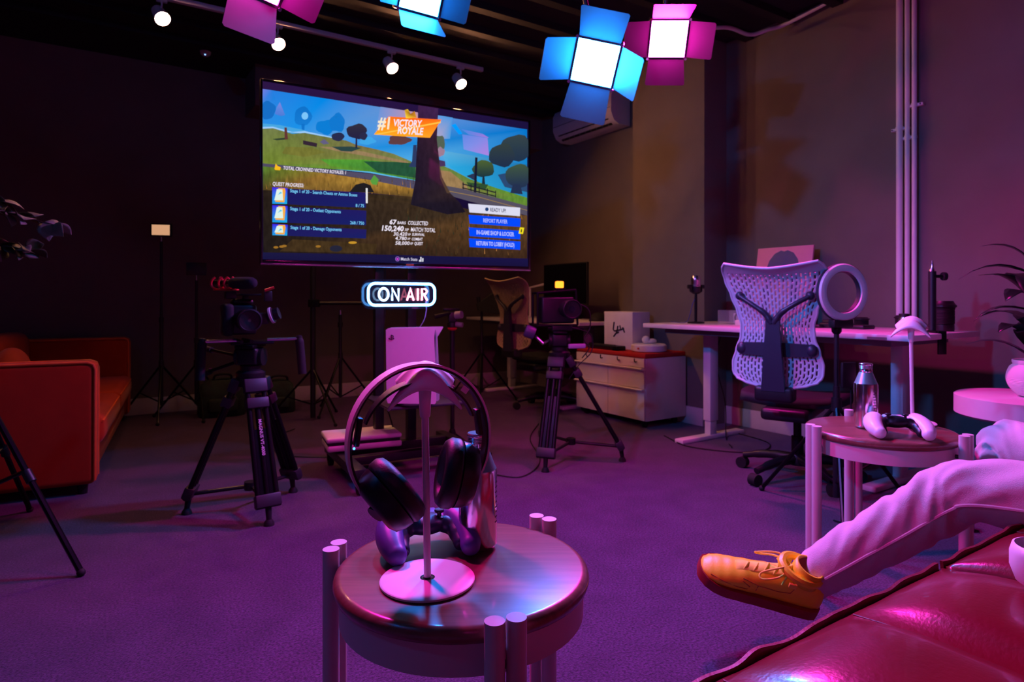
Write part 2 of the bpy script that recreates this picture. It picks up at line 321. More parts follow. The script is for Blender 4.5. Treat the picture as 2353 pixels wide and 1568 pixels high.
([(0.844,0.6527),(0.8458,0.6329),(0.8397,0.6115),(0.8234,0.5992),(0.8073,0.5936),(0.7917,0.5875),(0.776,0.5898),(0.7644,0.6012),(0.7545,0.6151),(0.75,0.634),(0.7573,0.654),(0.7674,0.67),(0.7763,0.688),(0.7909,0.7019),(0.808,0.7024),(0.8231,0.6973),(0.8366,0.6885),(0.8429,0.6714)],[(50,72,56),(41,64,58),(33,58,59),(28,53,61),(25,50,61),(25,50,61),(28,53,61),(33,58,59),(41,64,58),(50,72,56),(58,80,53),(66,86,52),(71,91,50),(74,94,50),(74,94,50),(71,91,50),(66,86,52),(58,80,53)],0),
([(0.7956,0.5928),(0.8038,0.5944),(0.8074,0.5355),(0.7921,0.5329)],[(25,40,55)],0),
([(0.7275,0.5442),(0.8204,0.5424),(0.8086,0.5083),(0.7389,0.5147)],[(45,75,45)],0),
([(0.7641,0.7138),(0.7745,0.7143),(0.7688,0.4808),(0.7584,0.4818)],[(22,24,45)],0),
([(0.7105,0.534),(0.8534,0.4972),(0.8534,0.4889),(0.7105,0.5259)],[(32,30,40)],0),
([(0.7105,0.5089),(0.8534,0.4713),(0.8534,0.463),(0.7105,0.5009)],[(32,30,40)],0),
([(0.7116,0.5413),(0.7156,0.5411),(0.7156,0.4955),(0.7116,0.4966)],[(30,28,38)],0),
([(0.7446,0.5331),(0.7486,0.5329),(0.7486,0.4869),(0.7446,0.488)],[(30,28,38)],0),
([(0.7793,0.5244),(0.7833,0.5242),(0.7834,0.4778),(0.7793,0.479)],[(30,28,38)],0),
([(0.8145,0.5156),(0.8187,0.5154),(0.8187,0.4686),(0.8145,0.4698)],[(30,28,38)],0),
([(0.8504,0.5067),(0.8546,0.5065),(0.8546,0.4593),(0.8504,0.4605)],[(30,28,38)],0),
([(0.0009,0.5218),(0.0922,0.5204),(0.2189,0.5148),(0.3551,0.5005),(0.5223,0.4691),(0.5223,0.4179),(0.3552,0.4204),(0.1759,0.4067),(0.0012,0.3774)],[(75,110,40),(110,115,40),(150,110,45),(165,125,50),(150,110,45),(90,70,35),(95,68,30),(120,80,32),(80,60,30)],2),
([(0.1133,0.404),(0.1154,0.4043),(0.1135,0.4358)],[(150,115,55)],0),
([(0.2853,0.4278),(0.2876,0.4282),(0.2837,0.4804)],[(60,45,25)],0),
([(0.1117,0.3657),(0.1137,0.366),(0.1119,0.401)],[(150,115,55)],0),
([(0.3161,0.4735),(0.3184,0.4739),(0.3156,0.5167)],[(150,115,55)],0),
([(0.01,0.3674),(0.0119,0.3677),(0.0071,0.3908)],[(150,115,55)],0),
([(0.3932,0.4262),(0.3956,0.4265),(0.3955,0.4572)],[(150,115,55)],0),
([(0.4489,0.4454),(0.4514,0.4458),(0.4514,0.5015)],[(60,45,25)],0),
([(0.2833,0.3958),(0.2855,0.3962),(0.2804,0.4202)],[(80,60,28)],0),
([(0.0652,0.4229),(0.0672,0.4233),(0.0675,0.475)],[(60,45,25)],0),
([(0.4354,0.47),(0.4379,0.4704),(0.4345,0.522)],[(150,115,55)],0),
([(0.2875,0.43),(0.2898,0.4304),(0.2908,0.4834)],[(170,120,50)],0),
([(0.5144,0.4602),(0.5169,0.4606),(0.5191,0.4886)],[(80,60,28)],0),
([(0.4638,0.4612),(0.4663,0.4617),(0.4655,0.5096)],[(125,85,35)],0),
([(0.5126,0.4978),(0.5151,0.4982),(0.5163,0.5245)],[(60,45,25)],0),
([(0.5136,0.5147),(0.5162,0.5152),(0.5177,0.5675)],[(60,45,25)],0),
([(0.0122,0.3963),(0.0141,0.3967),(0.0093,0.4283)],[(170,120,50)],0),
([(0.303,0.4805),(0.3053,0.4809),(0.3038,0.5269)],[(80,60,28)],0),
([(0.4738,0.4898),(0.4763,0.4903),(0.4725,0.5196)],[(170,120,50)],0),
([(0.038,0.3866),(0.04,0.3869),(0.0417,0.407)],[(125,85,35)],0),
([(0.1391,0.4322),(0.1412,0.4325),(0.1381,0.4751)],[(80,60,28)],0),
([(0.4953,0.436),(0.4978,0.4364),(0.4991,0.4723)],[(60,45,25)],0),
([(0.1857,0.3886),(0.1879,0.3889),(0.187,0.4322)],[(170,120,50)],0),
([(0.4847,0.4705),(0.4872,0.471),(0.4891,0.5089)],[(125,85,35)],0),
([(0.2113,0.4454),(0.2135,0.4457),(0.2079,0.4751)],[(80,60,28)],0),
([(0.2002,0.4156),(0.2024,0.416),(0.2013,0.4361)],[(150,115,55)],0),
([(0.064,0.3882),(0.066,0.3885),(0.0656,0.4186)],[(80,60,28)],0),
([(0.169,0.3995),(0.1712,0.3999),(0.1701,0.4449)],[(170,120,50)],0),
([(0.493,0.5172),(0.4955,0.5177),(0.4916,0.5522)],[(60,45,25)],0),
([(0.2961,0.4675),(0.2984,0.4679),(0.2994,0.4949)],[(80,60,28)],0),
([(0.1259,0.3856),(0.128,0.3859),(0.1298,0.4091)],[(170,120,50)],0),
([(0.3402,0.4795),(0.3425,0.4799),(0.3384,0.5178)],[(80,60,28)],0),
([(0.0893,0.409),(0.0914,0.4093),(0.0904,0.452)],[(170,120,50)],0),
([(0.4897,0.4558),(0.4922,0.4562),(0.4864,0.4849)],[(125,85,35)],0),
([(0.372,0.4774),(0.3744,0.4778),(0.3701,0.5186)],[(80,60,28)],0),
([(0.0583,0.3958),(0.0603,0.3961),(0.0563,0.4208)],[(150,115,55)],0),
([(0.1329,0.385),(0.135,0.3854),(0.1321,0.4263)],[(150,115,55)],0),
([(0.0623,0.4162),(0.0643,0.4166),(0.0624,0.462)],[(80,60,28)],0),
([(0.3135,0.4606),(0.3158,0.461),(0.3174,0.5022)],[(170,120,50)],0),
([(0.0745,0.4423),(0.0765,0.4426),(0.0784,0.4941)],[(150,115,55)],0),
([(0.2099,0.3853),(0.2121,0.3856),(0.2066,0.4371)],[(125,85,35)],0),
([(0.2211,0.4042),(0.2233,0.4045),(0.2219,0.4505)],[(80,60,28)],0),
([(0.4552,0.4328),(0.4577,0.4332),(0.4523,0.4856)],[(80,60,28)],0),
([(0.1164,0.4474),(0.1185,0.4477),(0.1199,0.4949)],[(150,115,55)],0),
([(0.4592,0.4299),(0.4617,0.4303),(0.4594,0.4728)],[(170,120,50)],0),
([(0.0582,0.398),(0.0602,0.3983),(0.0587,0.425)],[(170,120,50)],0),
([(0.1995,0.3846),(0.2017,0.3849),(0.197,0.4253)],[(80,60,28)],0),
([(0.5031,0.4705),(0.5056,0.4709),(0.5022,0.5226)],[(170,120,50)],0),
([(0.094,0.4015),(0.0961,0.4018),(0.0924,0.4482)],[(125,85,35)],0),
([(0.1306,0.3777),(0.1327,0.378),(0.1309,0.4014)],[(170,120,50)],0),
([(0.28,0.445),(0.2823,0.4454),(0.2786,0.492)],[(125,85,35)],0),
([(0.2573,0.439),(0.2595,0.4394),(0.2606,0.4765)],[(170,120,50)],0),
([(0.3904,0.4963),(0.3928,0.4967),(0.3949,0.5196)],[(60,45,25)],0),
([(0.435,0.5007),(0.4374,0.5011),(0.4324,0.5399)],[(80,60,28)],0),
([(0.0356,0.4038),(0.0376,0.4041),(0.035,0.4355)],[(80,60,28)],0),
([(0.091,0.4182),(0.0931,0.4185),(0.0878,0.4408)],[(150,115,55)],0),
([(0.3616,0.4236),(0.364,0.4239),(0.361,0.4648)],[(170,120,50)],0),
([(0.2978,0.4142),(0.3,0.4146),(0.2992,0.4483)],[(170,120,50)],0),
([(0.2084,0.435),(0.2106,0.4353),(0.2082,0.4721)],[(80,60,28)],0),
([(0.3458,0.451),(0.3482,0.4514),(0.3443,0.4801)],[(150,115,55)],0),
([(0.2901,0.4111),(0.2924,0.4115),(0.2936,0.4399)],[(125,85,35)],0),
([(0.4823,0.4825),(0.4848,0.4829),(0.4793,0.5372)],[(80,60,28)],0),
([(0.3439,0.4078),(0.3463,0.4081),(0.3468,0.4555)],[(150,115,55)],0),
([(0.3315,0.4241),(0.3338,0.4245),(0.3345,0.4656)],[(170,120,50)],0),
([(0.3581,0.4519),(0.3604,0.4523),(0.3546,0.4804)],[(60,45,25)],0),
([(0.0447,0.429),(0.0467,0.4294),(0.0473,0.478)],[(125,85,35)],0),
([(0.1636,0.3862),(0.1657,0.3866),(0.1653,0.4068)],[(170,120,50)],0),
([(0.4247,0.4195),(0.4271,0.4199),(0.421,0.4614)],[(170,120,50)],0),
([(0.3861,0.4533),(0.3885,0.4537),(0.387,0.5006)],[(170,120,50)],0),
([(0.0486,0.3922),(0.0505,0.3925),(0.0466,0.4292)],[(150,115,55)],0),
([(0.0383,0.3538),(0.0402,0.3541),(0.0394,0.3945)],[(60,45,25)],0),
([(0.3784,0.4626),(0.3808,0.463),(0.3826,0.4976)],[(60,45,25)],0),
([(0.2727,0.3939),(0.2749,0.3943),(0.2769,0.4281)],[(125,85,35)],0),
([(0.199,0.401),(0.2012,0.4014),(0.2014,0.4267)],[(150,115,55)],0),
([(0.3349,0.444),(0.3372,0.4444),(0.3386,0.4827)],[(60,45,25)],0),
([(0.0714,0.4341),(0.0734,0.4345),(0.075,0.4792)],[(150,115,55)],0),
([(0.2883,0.406),(0.2906,0.4063),(0.2858,0.4306)],[(125,85,35)],0),
([(0.2514,0.3933),(0.2536,0.3936),(0.2554,0.4443)],[(150,115,55)],0),
([(0.1413,0.395),(0.1434,0.3954),(0.1423,0.4288)],[(150,115,55)],0),
([(0.1273,0.4339),(0.1294,0.4343),(0.13,0.4544)],[(60,45,25)],0),
([(0.0956,0.3988),(0.0976,0.3991),(0.098,0.4264)],[(60,45,25)],0),
([(0.0689,0.3593),(0.0709,0.3596),(0.0671,0.3941)],[(150,115,55)],0),
([(0.2852,0.4016),(0.2874,0.402),(0.2854,0.4453)],[(170,120,50)],0),
([(0.3604,0.4178),(0.3627,0.4182),(0.3605,0.4531)],[(170,120,50)],0),
([(0.1093,0.4293),(0.1114,0.4296),(0.113,0.4738)],[(170,120,50)],0),
([(0.4346,0.4863),(0.4371,0.4867),(0.4319,0.5138)],[(80,60,28)],0),
([(0.307,0.4253),(0.3093,0.4256),(0.3047,0.4464)],[(80,60,28)],0),
([(0.0234,0.4183),(0.0253,0.4186),(0.021,0.4395)],[(170,120,50)],0),
([(0.126,0.3749),(0.1281,0.3752),(0.127,0.3955)],[(60,45,25)],0),
([(0.3357,0.4898),(0.338,0.4902),(0.3351,0.5223)],[(60,45,25)],0),
([(0.0385,0.383),(0.0405,0.3833),(0.038,0.4266)],[(60,45,25)],0),
([(0.3551,0.494),(0.3692,0.5335),(0.3859,0.5079),(0.3788,0.4736),(0.3622,0.4748)],[(85,150,60)],0),
([(0.0012,0.3885),(0.0924,0.3965),(0.1759,0.4067),(0.2904,0.4179),(0.3552,0.4164),(0.5223,0.4179),(0.7389,0.3661),(0.9948,0.353),(0.9948,0.0475),(0.0019,0.0356)],[(35,28,20),(50,38,22),(50,38,22),(45,36,24),(48,38,24),(70,50,28),(60,45,30),(95,65,35),(55,35,22),(28,24,20)],2),
([(0.0929,0.1192),(0.3792,0.1121),(0.3745,0.0543),(0.0528,0.0481)],[(62,46,24)],2),
([(0.2813,0.4164),(0.304,0.4645),(0.3317,0.48),(0.3551,0.4695),(0.3693,0.4269)],[(28,28,30)],0),
([(0.2571,0.0767),(0.2558,0.0701),(0.2521,0.0641),(0.2465,0.0595),(0.2395,0.0567),(0.2322,0.0562),(0.2253,0.058),(0.2197,0.0618),(0.216,0.0672),(0.2148,0.0736),(0.216,0.0801),(0.2197,0.0861),(0.2252,0.0907),(0.2321,0.0935),(0.2395,0.0941),(0.2464,0.0924),(0.2521,0.0886),(0.2558,0.0831)],[(32,34,52)],0),
([(0.3077,0.1159),(0.3068,0.1131),(0.3043,0.1105),(0.3004,0.1083),(0.2956,0.107),(0.2906,0.1066),(0.2858,0.1072),(0.282,0.1086),(0.2795,0.1108),(0.2786,0.1135),(0.2795,0.1163),(0.282,0.1189),(0.2858,0.121),(0.2906,0.1224),(0.2956,0.1228),(0.3004,0.1223),(0.3043,0.1208),(0.3068,0.1186)],[(190,140,40)],0),
([(0.0488,0.0703),(0.0483,0.0679),(0.0469,0.0658),(0.0448,0.0641),(0.0423,0.0631),(0.0395,0.0629),(0.0369,0.0635),(0.0348,0.0649),(0.0335,0.0668),(0.033,0.069),(0.0335,0.0714),(0.0348,0.0735),(0.0369,0.0752),(0.0395,0.0762),(0.0422,0.0764),(0.0448,0.0758),(0.0469,0.0744),(0.0483,0.0725)],[(150,105,35)],0),
([(0.0667,0.0754),(0.0663,0.073),(0.0649,0.0709),(0.0627,0.0692),(0.0601,0.0682),(0.0574,0.068),(0.0548,0.0686),(0.0526,0.07),(0.0513,0.0719),(0.0508,0.0742),(0.0512,0.0765),(0.0526,0.0786),(0.0547,0.0803),(0.0573,0.0813),(0.0601,0.0816),(0.0627,0.081),(0.0649,0.0796),(0.0662,0.0777)],[(150,105,35)],0),
([(0.0748,0.0798),(0.0743,0.0774),(0.0729,0.0753),(0.0708,0.0736),(0.0681,0.0726),(0.0653,0.0724),(0.0627,0.073),(0.0606,0.0743),(0.0592,0.0763),(0.0587,0.0785),(0.0592,0.0809),(0.0606,0.083),(0.0627,0.0847),(0.0653,0.0857),(0.0681,0.086),(0.0707,0.0854),(0.0729,0.084),(0.0743,0.0821)],[(150,105,35)],0),
([(0.1849,0.0846),(0.1844,0.0822),(0.1829,0.0799),(0.1806,0.0782),(0.1779,0.0772),(0.1749,0.0769),(0.1721,0.0776),(0.1698,0.0789),(0.1684,0.0809),(0.1679,0.0833),(0.1684,0.0857),(0.1698,0.0879),(0.1721,0.0897),(0.1749,0.0907),(0.1778,0.0909),(0.1806,0.0903),(0.1829,0.089),(0.1844,0.087)],[(150,105,35)],0),
([(0.7389,0.3207),(0.7429,0.3212),(0.7356,0.3469)],[(60,45,28)],0),
([(0.923,0.0914),(0.9274,0.0917),(0.9265,0.1136)],[(85,55,30)],0),
([(0.6505,0.2105),(0.6543,0.2109),(0.6473,0.2482)],[(45,40,26)],0),
([(0.9553,0.277),(0.9597,0.2775),(0.9517,0.3142)],[(165,110,60)],0),
([(0.7132,0.2466),(0.7171,0.2471),(0.7159,0.2873)],[(75,55,30)],0),
([(0.8367,0.3233),(0.8409,0.3238),(0.8334,0.3533)],[(60,45,28)],0),
([(0.9481,0.3395),(0.9526,0.3401),(0.9484,0.3694)],[(165,110,60)],0),
([(0.6173,0.2854),(0.6211,0.2859),(0.6206,0.3181)],[(75,55,30)],0),
([(0.5259,0.2762),(0.5295,0.2766),(0.5254,0.3097)],[(38,45,30)],0),
([(0.6006,0.2253),(0.6043,0.2257),(0.6014,0.2694)],[(55,42,26)],0),
([(0.6033,0.1333),(0.607,0.1336),(0.6091,0.1669)],[(45,40,26)],0),
([(0.6902,0.1061),(0.6941,0.1064),(0.6952,0.1264)],[(38,45,30)],0),
([(0.5281,0.2505),(0.5317,0.2509),(0.5297,0.2708)],[(55,42,26)],0),
([(0.9358,0.3474),(0.9401,0.348),(0.936,0.3893)],[(165,110,60)],0),
([(0.8438,0.1153),(0.848,0.1156),(0.8463,0.1581)],[(165,110,60)],0),
([(0.9075,0.1256),(0.9119,0.1259),(0.9096,0.1623)],[(110,72,35)],0),
([(0.5702,0.2612),(0.5738,0.2617),(0.5748,0.3027)],[(55,42,26)],0),
([(0.6884,0.2274),(0.6923,0.2278),(0.6901,0.2707)],[(45,40,26)],0),
([(0.759,0.1651),(0.763,0.1654),(0.7647,0.2146)],[(85,55,30)],0),
([(0.8033,0.3563),(0.8074,0.3569),(0.7998,0.3802)],[(140,95,45)],0),
([(0.8506,0.2986),(0.8549,0.299),(0.8482,0.3223)],[(60,45,28)],0),
([(0.8649,0.3071),(0.8691,0.3076),(0.8614,0.3516)],[(60,45,28)],0),
([(0.609,0.145),(0.6128,0.1453),(0.6132,0.1675)],[(38,45,30)],0),
([(0.7799,0.3469),(0.784,0.3475),(0.7811,0.3767)],[(110,72,35)],0),
([(0.7155,0.3483),(0.7195,0.3488),(0.7208,0.3775)],[(45,40,26)],0),
([(0.8177,0.3257),(0.8218,0.3262),(0.8221,0.3722)],[(165,110,60)],0),
([(0.4921,0.3013),(0.4957,0.3017),(0.4975,0.3484)],[(75,55,30)],0),
([(0.9086,0.2406),(0.9129,0.241),(0.9076,0.284)],[(60,45,28)],0),
([(0.8675,0.2454),(0.8717,0.2459),(0.8674,0.2914)],[(110,72,35)],0),
([(0.7027,0.3317),(0.7066,0.3322),(0.7055,0.3765)],[(75,55,30)],0),
([(0.6193,0.2032),(0.6231,0.2036),(0.6197,0.2439)],[(38,45,30)],0),
([(0.6937,0.3398),(0.6976,0.3404),(0.6942,0.3657)],[(45,40,26)],0),
([(0.6471,0.2247),(0.6509,0.2251),(0.6455,0.272)],[(75,55,30)],0),
([(0.6512,0.0894),(0.655,0.0896),(0.6491,0.1233)],[(75,55,30)],0),
([(0.5554,0.2147),(0.5591,0.215),(0.5527,0.2366)],[(55,42,26)],0),
([(0.7723,0.2251),(0.7764,0.2255),(0.7723,0.2491)],[(140,95,45)],0),
([(0.6257,0.3323),(0.6294,0.3328),(0.6257,0.3717)],[(75,55,30)],0),
([(0.6643,0.3392),(0.6682,0.3397),(0.6625,0.3865)],[(75,55,30)],0),
([(0.6606,0.2895),(0.6645,0.2899),(0.66,0.3174)],[(55,42,26)],0),
([(0.5335,0.3147),(0.5371,0.3152),(0.5395,0.3544)],[(45,40,26)],0),
([(0.9539,0.1319),(0.9583,0.1322),(0.952,0.1824)],[(60,45,28)],0),
([(0.6007,0.0979),(0.6044,0.0981),(0.5998,0.1343)],[(45,40,26)],0),
([(0.5026,0.2001),(0.5062,0.2004),(0.4996,0.2194)],[(55,42,26)],0),
([(0.8103,0.3607),(0.8144,0.3612),(0.8062,0.3945)],[(60,45,28)],0),
([(0.7963,0.0856),(0.8004,0.0859),(0.7956,0.1102)],[(60,45,28)],0),
([(0.7055,0.246),(0.7094,0.2464),(0.7044,0.2843)],[(38,45,30)],0),
([(0.7715,0.0697),(0.7755,0.07),(0.7689,0.0905)],[(85,55,30)],0),
([(0.6726,0.1956),(0.6765,0.1959),(0.6701,0.2299)],[(38,45,30)],0),
([(0.8419,0.1408),(0.8461,0.1411),(0.8414,0.1861)],[(165,110,60)],0),
([(0.5617,0.0988),(0.5654,0.0991),(0.5657,0.1296)],[(38,45,30)],0),
([(0.7064,0.271),(0.7104,0.2715),(0.7126,0.2949)],[(38,45,30)],0),
([(0.4962,0.2754),(0.4997,0.2758),(0.493,0.3142)],[(38,45,30)],0),
([(0.8162,0.1616),(0.8204,0.162),(0.8215,0.1907)],[(165,110,60)],0),
([(0.79,0.092),(0.7941,0.0922),(0.7908,0.138)],[(60,45,28)],0),
([(0.9127,0.1742),(0.917,0.1746),(0.9086,0.2253)],[(140,95,45)],0),
([(0.6659,0.0603),(0.6697,0.0605),(0.6627,0.081)],[(45,40,26)],0),
([(0.5138,0.1394),(0.5173,0.1397),(0.5196,0.1641)],[(55,42,26)],0),
([(0.9502,0.3392),(0.9546,0.3398),(0.948,0.3905)],[(140,95,45)],0),
([(0.9683,0.3166),(0.9728,0.3171),(0.9696,0.3545)],[(60,45,28)],0),
([(0.9342,0.281),(0.9386,0.2815),(0.9351,0.329)],[(110,72,35)],0),
([(0.7794,0.3498),(0.7835,0.3503),(0.775,0.393)],[(165,110,60)],0),
([(0.9678,0.3233),(0.9723,0.3238),(0.9641,0.3715)],[(140,95,45)],0),
([(0.6657,0.0994),(0.6696,0.0997),(0.6684,0.1383)],[(55,42,26)],0),
([(0.8536,0.0985),(0.8579,0.0987),(0.8568,0.1284)],[(165,110,60)],0),
([(0.8625,0.2816),(0.8668,0.2821),(0.8675,0.3314)],[(60,45,28)],0),
([(0.5721,0.1766),(0.5758,0.177),(0.5714,0.2079)],[(55,42,26)],0),
([(0.5655,0.1132),(0.5692,0.1135),(0.5657,0.1583)],[(45,40,26)],0),
([(0.7932,0.1766),(0.7973,0.177),(0.7983,0.2022)],[(85,55,30)],0),
([(0.5052,0.2578),(0.5088,0.2583),(0.5033,0.2876)],[(45,40,26)],0),
([(0.553,0.0604),(0.5567,0.0607),(0.5585,0.0999)],[(38,45,30)],0),
([(0.7345,0.2286),(0.7385,0.229),(0.7408,0.2771)],[(165,110,60)],0),
([(0.7083,0.1183),(0.7123,0.1186),(0.7071,0.1487)],[(55,42,26)],0),
([(0.9495,0.3258),(0.9539,0.3263),(0.9481,0.3477)],[(110,72,35)],0),
([(0.7262,0.1605),(0.7302,0.1609),(0.7248,0.1796)],[(75,55,30)],0),
([(0.6822,0.2455),(0.6861,0.246),(0.6793,0.286)],[(45,40,26)],0),
([(0.6882,0.0759),(0.6921,0.0762),(0.6854,0.1073)],[(75,55,30)],0),
([(0.8543,0.1523),(0.8586,0.1527),(0.8609,0.203)],[(85,55,30)],0),
([(0.6818,0.066),(0.6857,0.0663),(0.6813,0.0984)],[(75,55,30)],0),
([(0.9037,0.2884),(0.908,0.2888),(0.9087,0.3228)],[(85,55,30)],0),
([(0.6158,0.2687),(0.6195,0.2692),(0.6116,0.3103)],[(55,42,26)],0),
([(0.7829,0.3169),(0.787,0.3174),(0.7783,0.3351)],[(140,95,45)],0),
([(0.9777,0.1324),(0.9822,0.1327),(0.9851,0.1638)],[(85,55,30)],0),
([(0.4927,0.2711),(0.4962,0.2715),(0.4978,0.2891)],[(38,45,30)],0),
([(0.8942,0.1863),(0.8985,0.1867),(0.8931,0.2314)],[(60,45,28)],0),
([(0.5918,0.1009),(0.5955,0.1012),(0.5911,0.1309)],[(45,40,26)],0),
([(0.49,0.3133),(0.4936,0.3137),(0.4952,0.3604)],[(75,55,30)],0),
([(0.8793,0.2976),(0.8836,0.2981),(0.8807,0.3208)],[(60,45,28)],0),
([(0.8917,0.2025),(0.896,0.2029),(0.8874,0.2298)],[(110,72,35)],0),
([(0.709,0.3348),(0.713,0.3353),(0.7098,0.3783)],[(38,45,30)],0),
([(0.8022,0.0773),(0.8064,0.0775),(0.8036,0.1216)],[(165,110,60)],0),
([(0.6518,0.1562),(0.6557,0.1566),(0.6549,0.1832)],[(55,42,26)],0),
([(0.9826,0.2124),(0.9871,0.2128),(0.9832,0.2451)],[(85,55,30)],0),
([(0.6066,0.2638),(0.6104,0.2643),(0.6085,0.2901)],[(75,55,30)],0),
([(0.5408,0.3198),(0.5444,0.3202),(0.5452,0.3521)],[(75,55,30)],0),
([(0.9479,0.1882),(0.9523,0.1886),(0.9503,0.2083)],[(165,110,60)],0),
([(0.5299,0.2929),(0.5335,0.2934),(0.5268,0.3331)],[(45,40,26)],0),
([(0.8039,0.2504),(0.808,0.2509),(0.8014,0.2849)],[(60,45,28)],0),
([(0.9418,0.326),(0.9462,0.3265),(0.9408,0.3574)],[(60,45,28)],0),
([(0.6031,0.0581),(0.6069,0.0583),(0.6054,0.1044)],[(45,40,26)],0),
([(0.7445,0.347),(0.7485,0.3475),(0.7511,0.3791)],[(60,45,28)],0),
([(0.5129,0.2606),(0.5165,0.261),(0.5159,0.2839)],[(55,42,26)],0),
([(0.5296,0.1456),(0.5332,0.1459),(0.5351,0.1669)],[(55,42,26)],0),
([(0.9724,0.1646),(0.9769,0.165),(0.9732,0.198)],[(60,45,28)],0),
([(0.612,0.1743),(0.6157,0.1747),(0.618,0.1977)],[(38,45,30)],0),
([(0.5432,0.0672),(0.5468,0.0675),(0.546,0.0899)],[(38,45,30)],0),
([(0.7923,0.3202),(0.7964,0.3207),(0.7913,0.34)],[(110,72,35)],0),
([(0.7932,0.3238),(0.7973,0.3243),(0.7998,0.3476)],[(165,110,60)],0),
([(0.734,0.2396),(0.738,0.2401),(0.7315,0.2607)],[(60,45,28)],0),
([(0.4887,0.2938),(0.4922,0.2942),(0.4859,0.3137)],[(45,40,26)],0),
([(0.6427,0.071),(0.6465,0.0713),(0.6384,0.0906)],[(75,55,30)],0),
([(0.6516,0.3028),(0.6555,0.3033),(0.6511,0.3351)],[(55,42,26)],0),
([(0.9589,0.2302),(0.9634,0.2306),(0.9599,0.2725)],[(85,55,30)],0),
([(0.8417,0.2044),(0.8459,0.2048),(0.8437,0.2506)],[(60,45,28)],0),
([(0.6981,0.1887),(0.7021,0.1891),(0.703,0.2208)],[(38,45,30)],0),
([(0.5695,0.1602),(0.5732,0.1605),(0.5684,0.2055)],[(75,55,30)],0),
([(0.9071,0.0744),(0.9115,0.0746),(0.9038,0.1032)],[(110,72,35)],0),
([(0.7696,0.3437),(0.7736,0.3442),(0.7663,0.3808)],[(110,72,35)],0),
([(0.4833,0.0735),(0.4868,0.0737),(0.4845,0.1139)],[(45,40,26)],0),
([(0.8561,0.3436),(0.8603,0.3442),(0.8552,0.3795)],[(60,45,28)],0),
([(0.7628,0.2931),(0.7668,0.2935),(0.7625,0.3256)],[(165,110,60)],0),
([(0.5115,0.7782),(0.5046,0.7646),(0.4918,0.754),(0.4822,0.7436),(0.4685,0.7366),(0.4547,0.7359),(0.4398,0.7322),(0.4231,0.732),(0.4204,0.7443),(0.4265,0.7571),(0.4249,0.7667),(0.4269,0.779),(0.4398,0.7885),(0.4538,0.7959),(0.4694,0.8025),(0.482,0.798),(0.4877,0.789),(0.4998,0.7859)],[(92,58,62)],0),
([(0.6384,0.7745),(0.6372,0.7529),(0.6317,0.737),(0.6268,0.7221),(0.6209,0.7032),(0.6125,0.7011),(0.6066,0.7172),(0.6017,0.7299),(0.5964,0.7434),(0.5953,0.7641),(0.5967,0.7851),(0.5987,0.8078),(0.6051,0.823),(0.6133,0.822),(0.6199,0.8235),(0.6281,0.8285),(0.6347,0.8166),(0.6368,0.795)],[(80,95,80)],0),
([(0.638,0.726),(0.6361,0.7152),(0.6341,0.7047),(0.6293,0.6988),(0.6243,0.6971),(0.6194,0.6905),(0.6131,0.6885),(0.6102,0.6994),(0.6099,0.7106),(0.6077,0.7191),(0.6076,0.7297),(0.6109,0.7388),(0.6141,0.7485),(0.6191,0.7563),(0.6246,0.7521),(0.6281,0.745),(0.6333,0.7441),(0.6383,0.7381)],[(150,120,140)],0),
([(0.5143,0.7448),(0.5271,0.7478),(0.5273,0.6067),(0.4966,0.6047),(0.5093,0.6414)],[(42,56,95)],0),
([(0.6087,0.6713),(0.6384,0.6645),(0.6411,0.6343),(0.6114,0.6238)],[(70,50,90)],0),
([(0.5331,1),(0.6122,1),(0.6059,0.8016),(0.6233,0.5693),(0.6604,0.4615),(0.6993,0.4054),(0.723,0.3461),(0.6495,0.3232),(0.5045,0.3684),(0.5212,0.5158),(0.5297,0.7827)],[(60,30,70),(60,32,75),(52,30,45),(40,25,38),(45,32,36),(28,20,32),(24,18,30),(26,20,34),(26,22,36),(30,22,40),(40,24,42)],1),
([(0.6141,0.6637),(0.6276,0.5526),(0.6604,0.4615),(0.6467,0.4593),(0.6195,0.5511)],[(78,58,45)],0),
([(0.4217,0.9025),(0.5218,0.9158),(0.6246,0.9308),(0.5793,0.8037),(0.4763,0.7905),(0.368,0.7787)],[(255,110,20),(255,95,15),(255,110,20),(255,160,35),(255,160,30),(255,165,30)],0),
([(0.3689,0.7806),(0.6219,0.9178),(0.6209,0.907),(0.3832,0.781)],[(255,190,70)],0),
([(0.4811,0.9568),(0.4937,0.9648),(0.5039,0.938),(0.5192,0.9595),(0.527,0.919),(0.4862,0.9057)],[(200,150,30),(230,190,40),(150,90,20),(190,120,30),(220,150,40),(255,215,60)],0),
([(0.0361,0.5142),(0.04,0.545),(0.046,0.5313),(0.0559,0.5258),(0.054,0.5081),(0.0381,0.5071)],[(240,180,30)],0),
([(0.077,0.4068),(0.3411,0.4214),(0.3394,0.3284),(0.0772,0.3175)],[(24,22,88),(30,26,95),(20,30,98),(24,26,90)],0),
([(0.0292,0.4082),(0.077,0.4106),(0.0756,0.3188),(0.0294,0.3149)],[(60,10,220),(60,20,230),(20,170,225),(20,150,220)],0),
([(0.0482,0.4055),(0.0689,0.4076),(0.0706,0.3928),(0.0667,0.328),(0.0384,0.3267)],[(240,165,60)],0),
([(0.0434,0.3995),(0.0609,0.4002),(0.0635,0.3381),(0.0356,0.3353)],[(215,235,225)],0),
([(0.0463,0.3662),(0.0542,0.3863),(0.061,0.3799),(0.0542,0.375)],[(90,190,230)],0),
([(0.0772,0.3046),(0.3412,0.3115),(0.3395,0.2226),(0.0774,0.2116)],[(24,22,88),(30,26,95),(20,30,98),(24,26,90)],0),
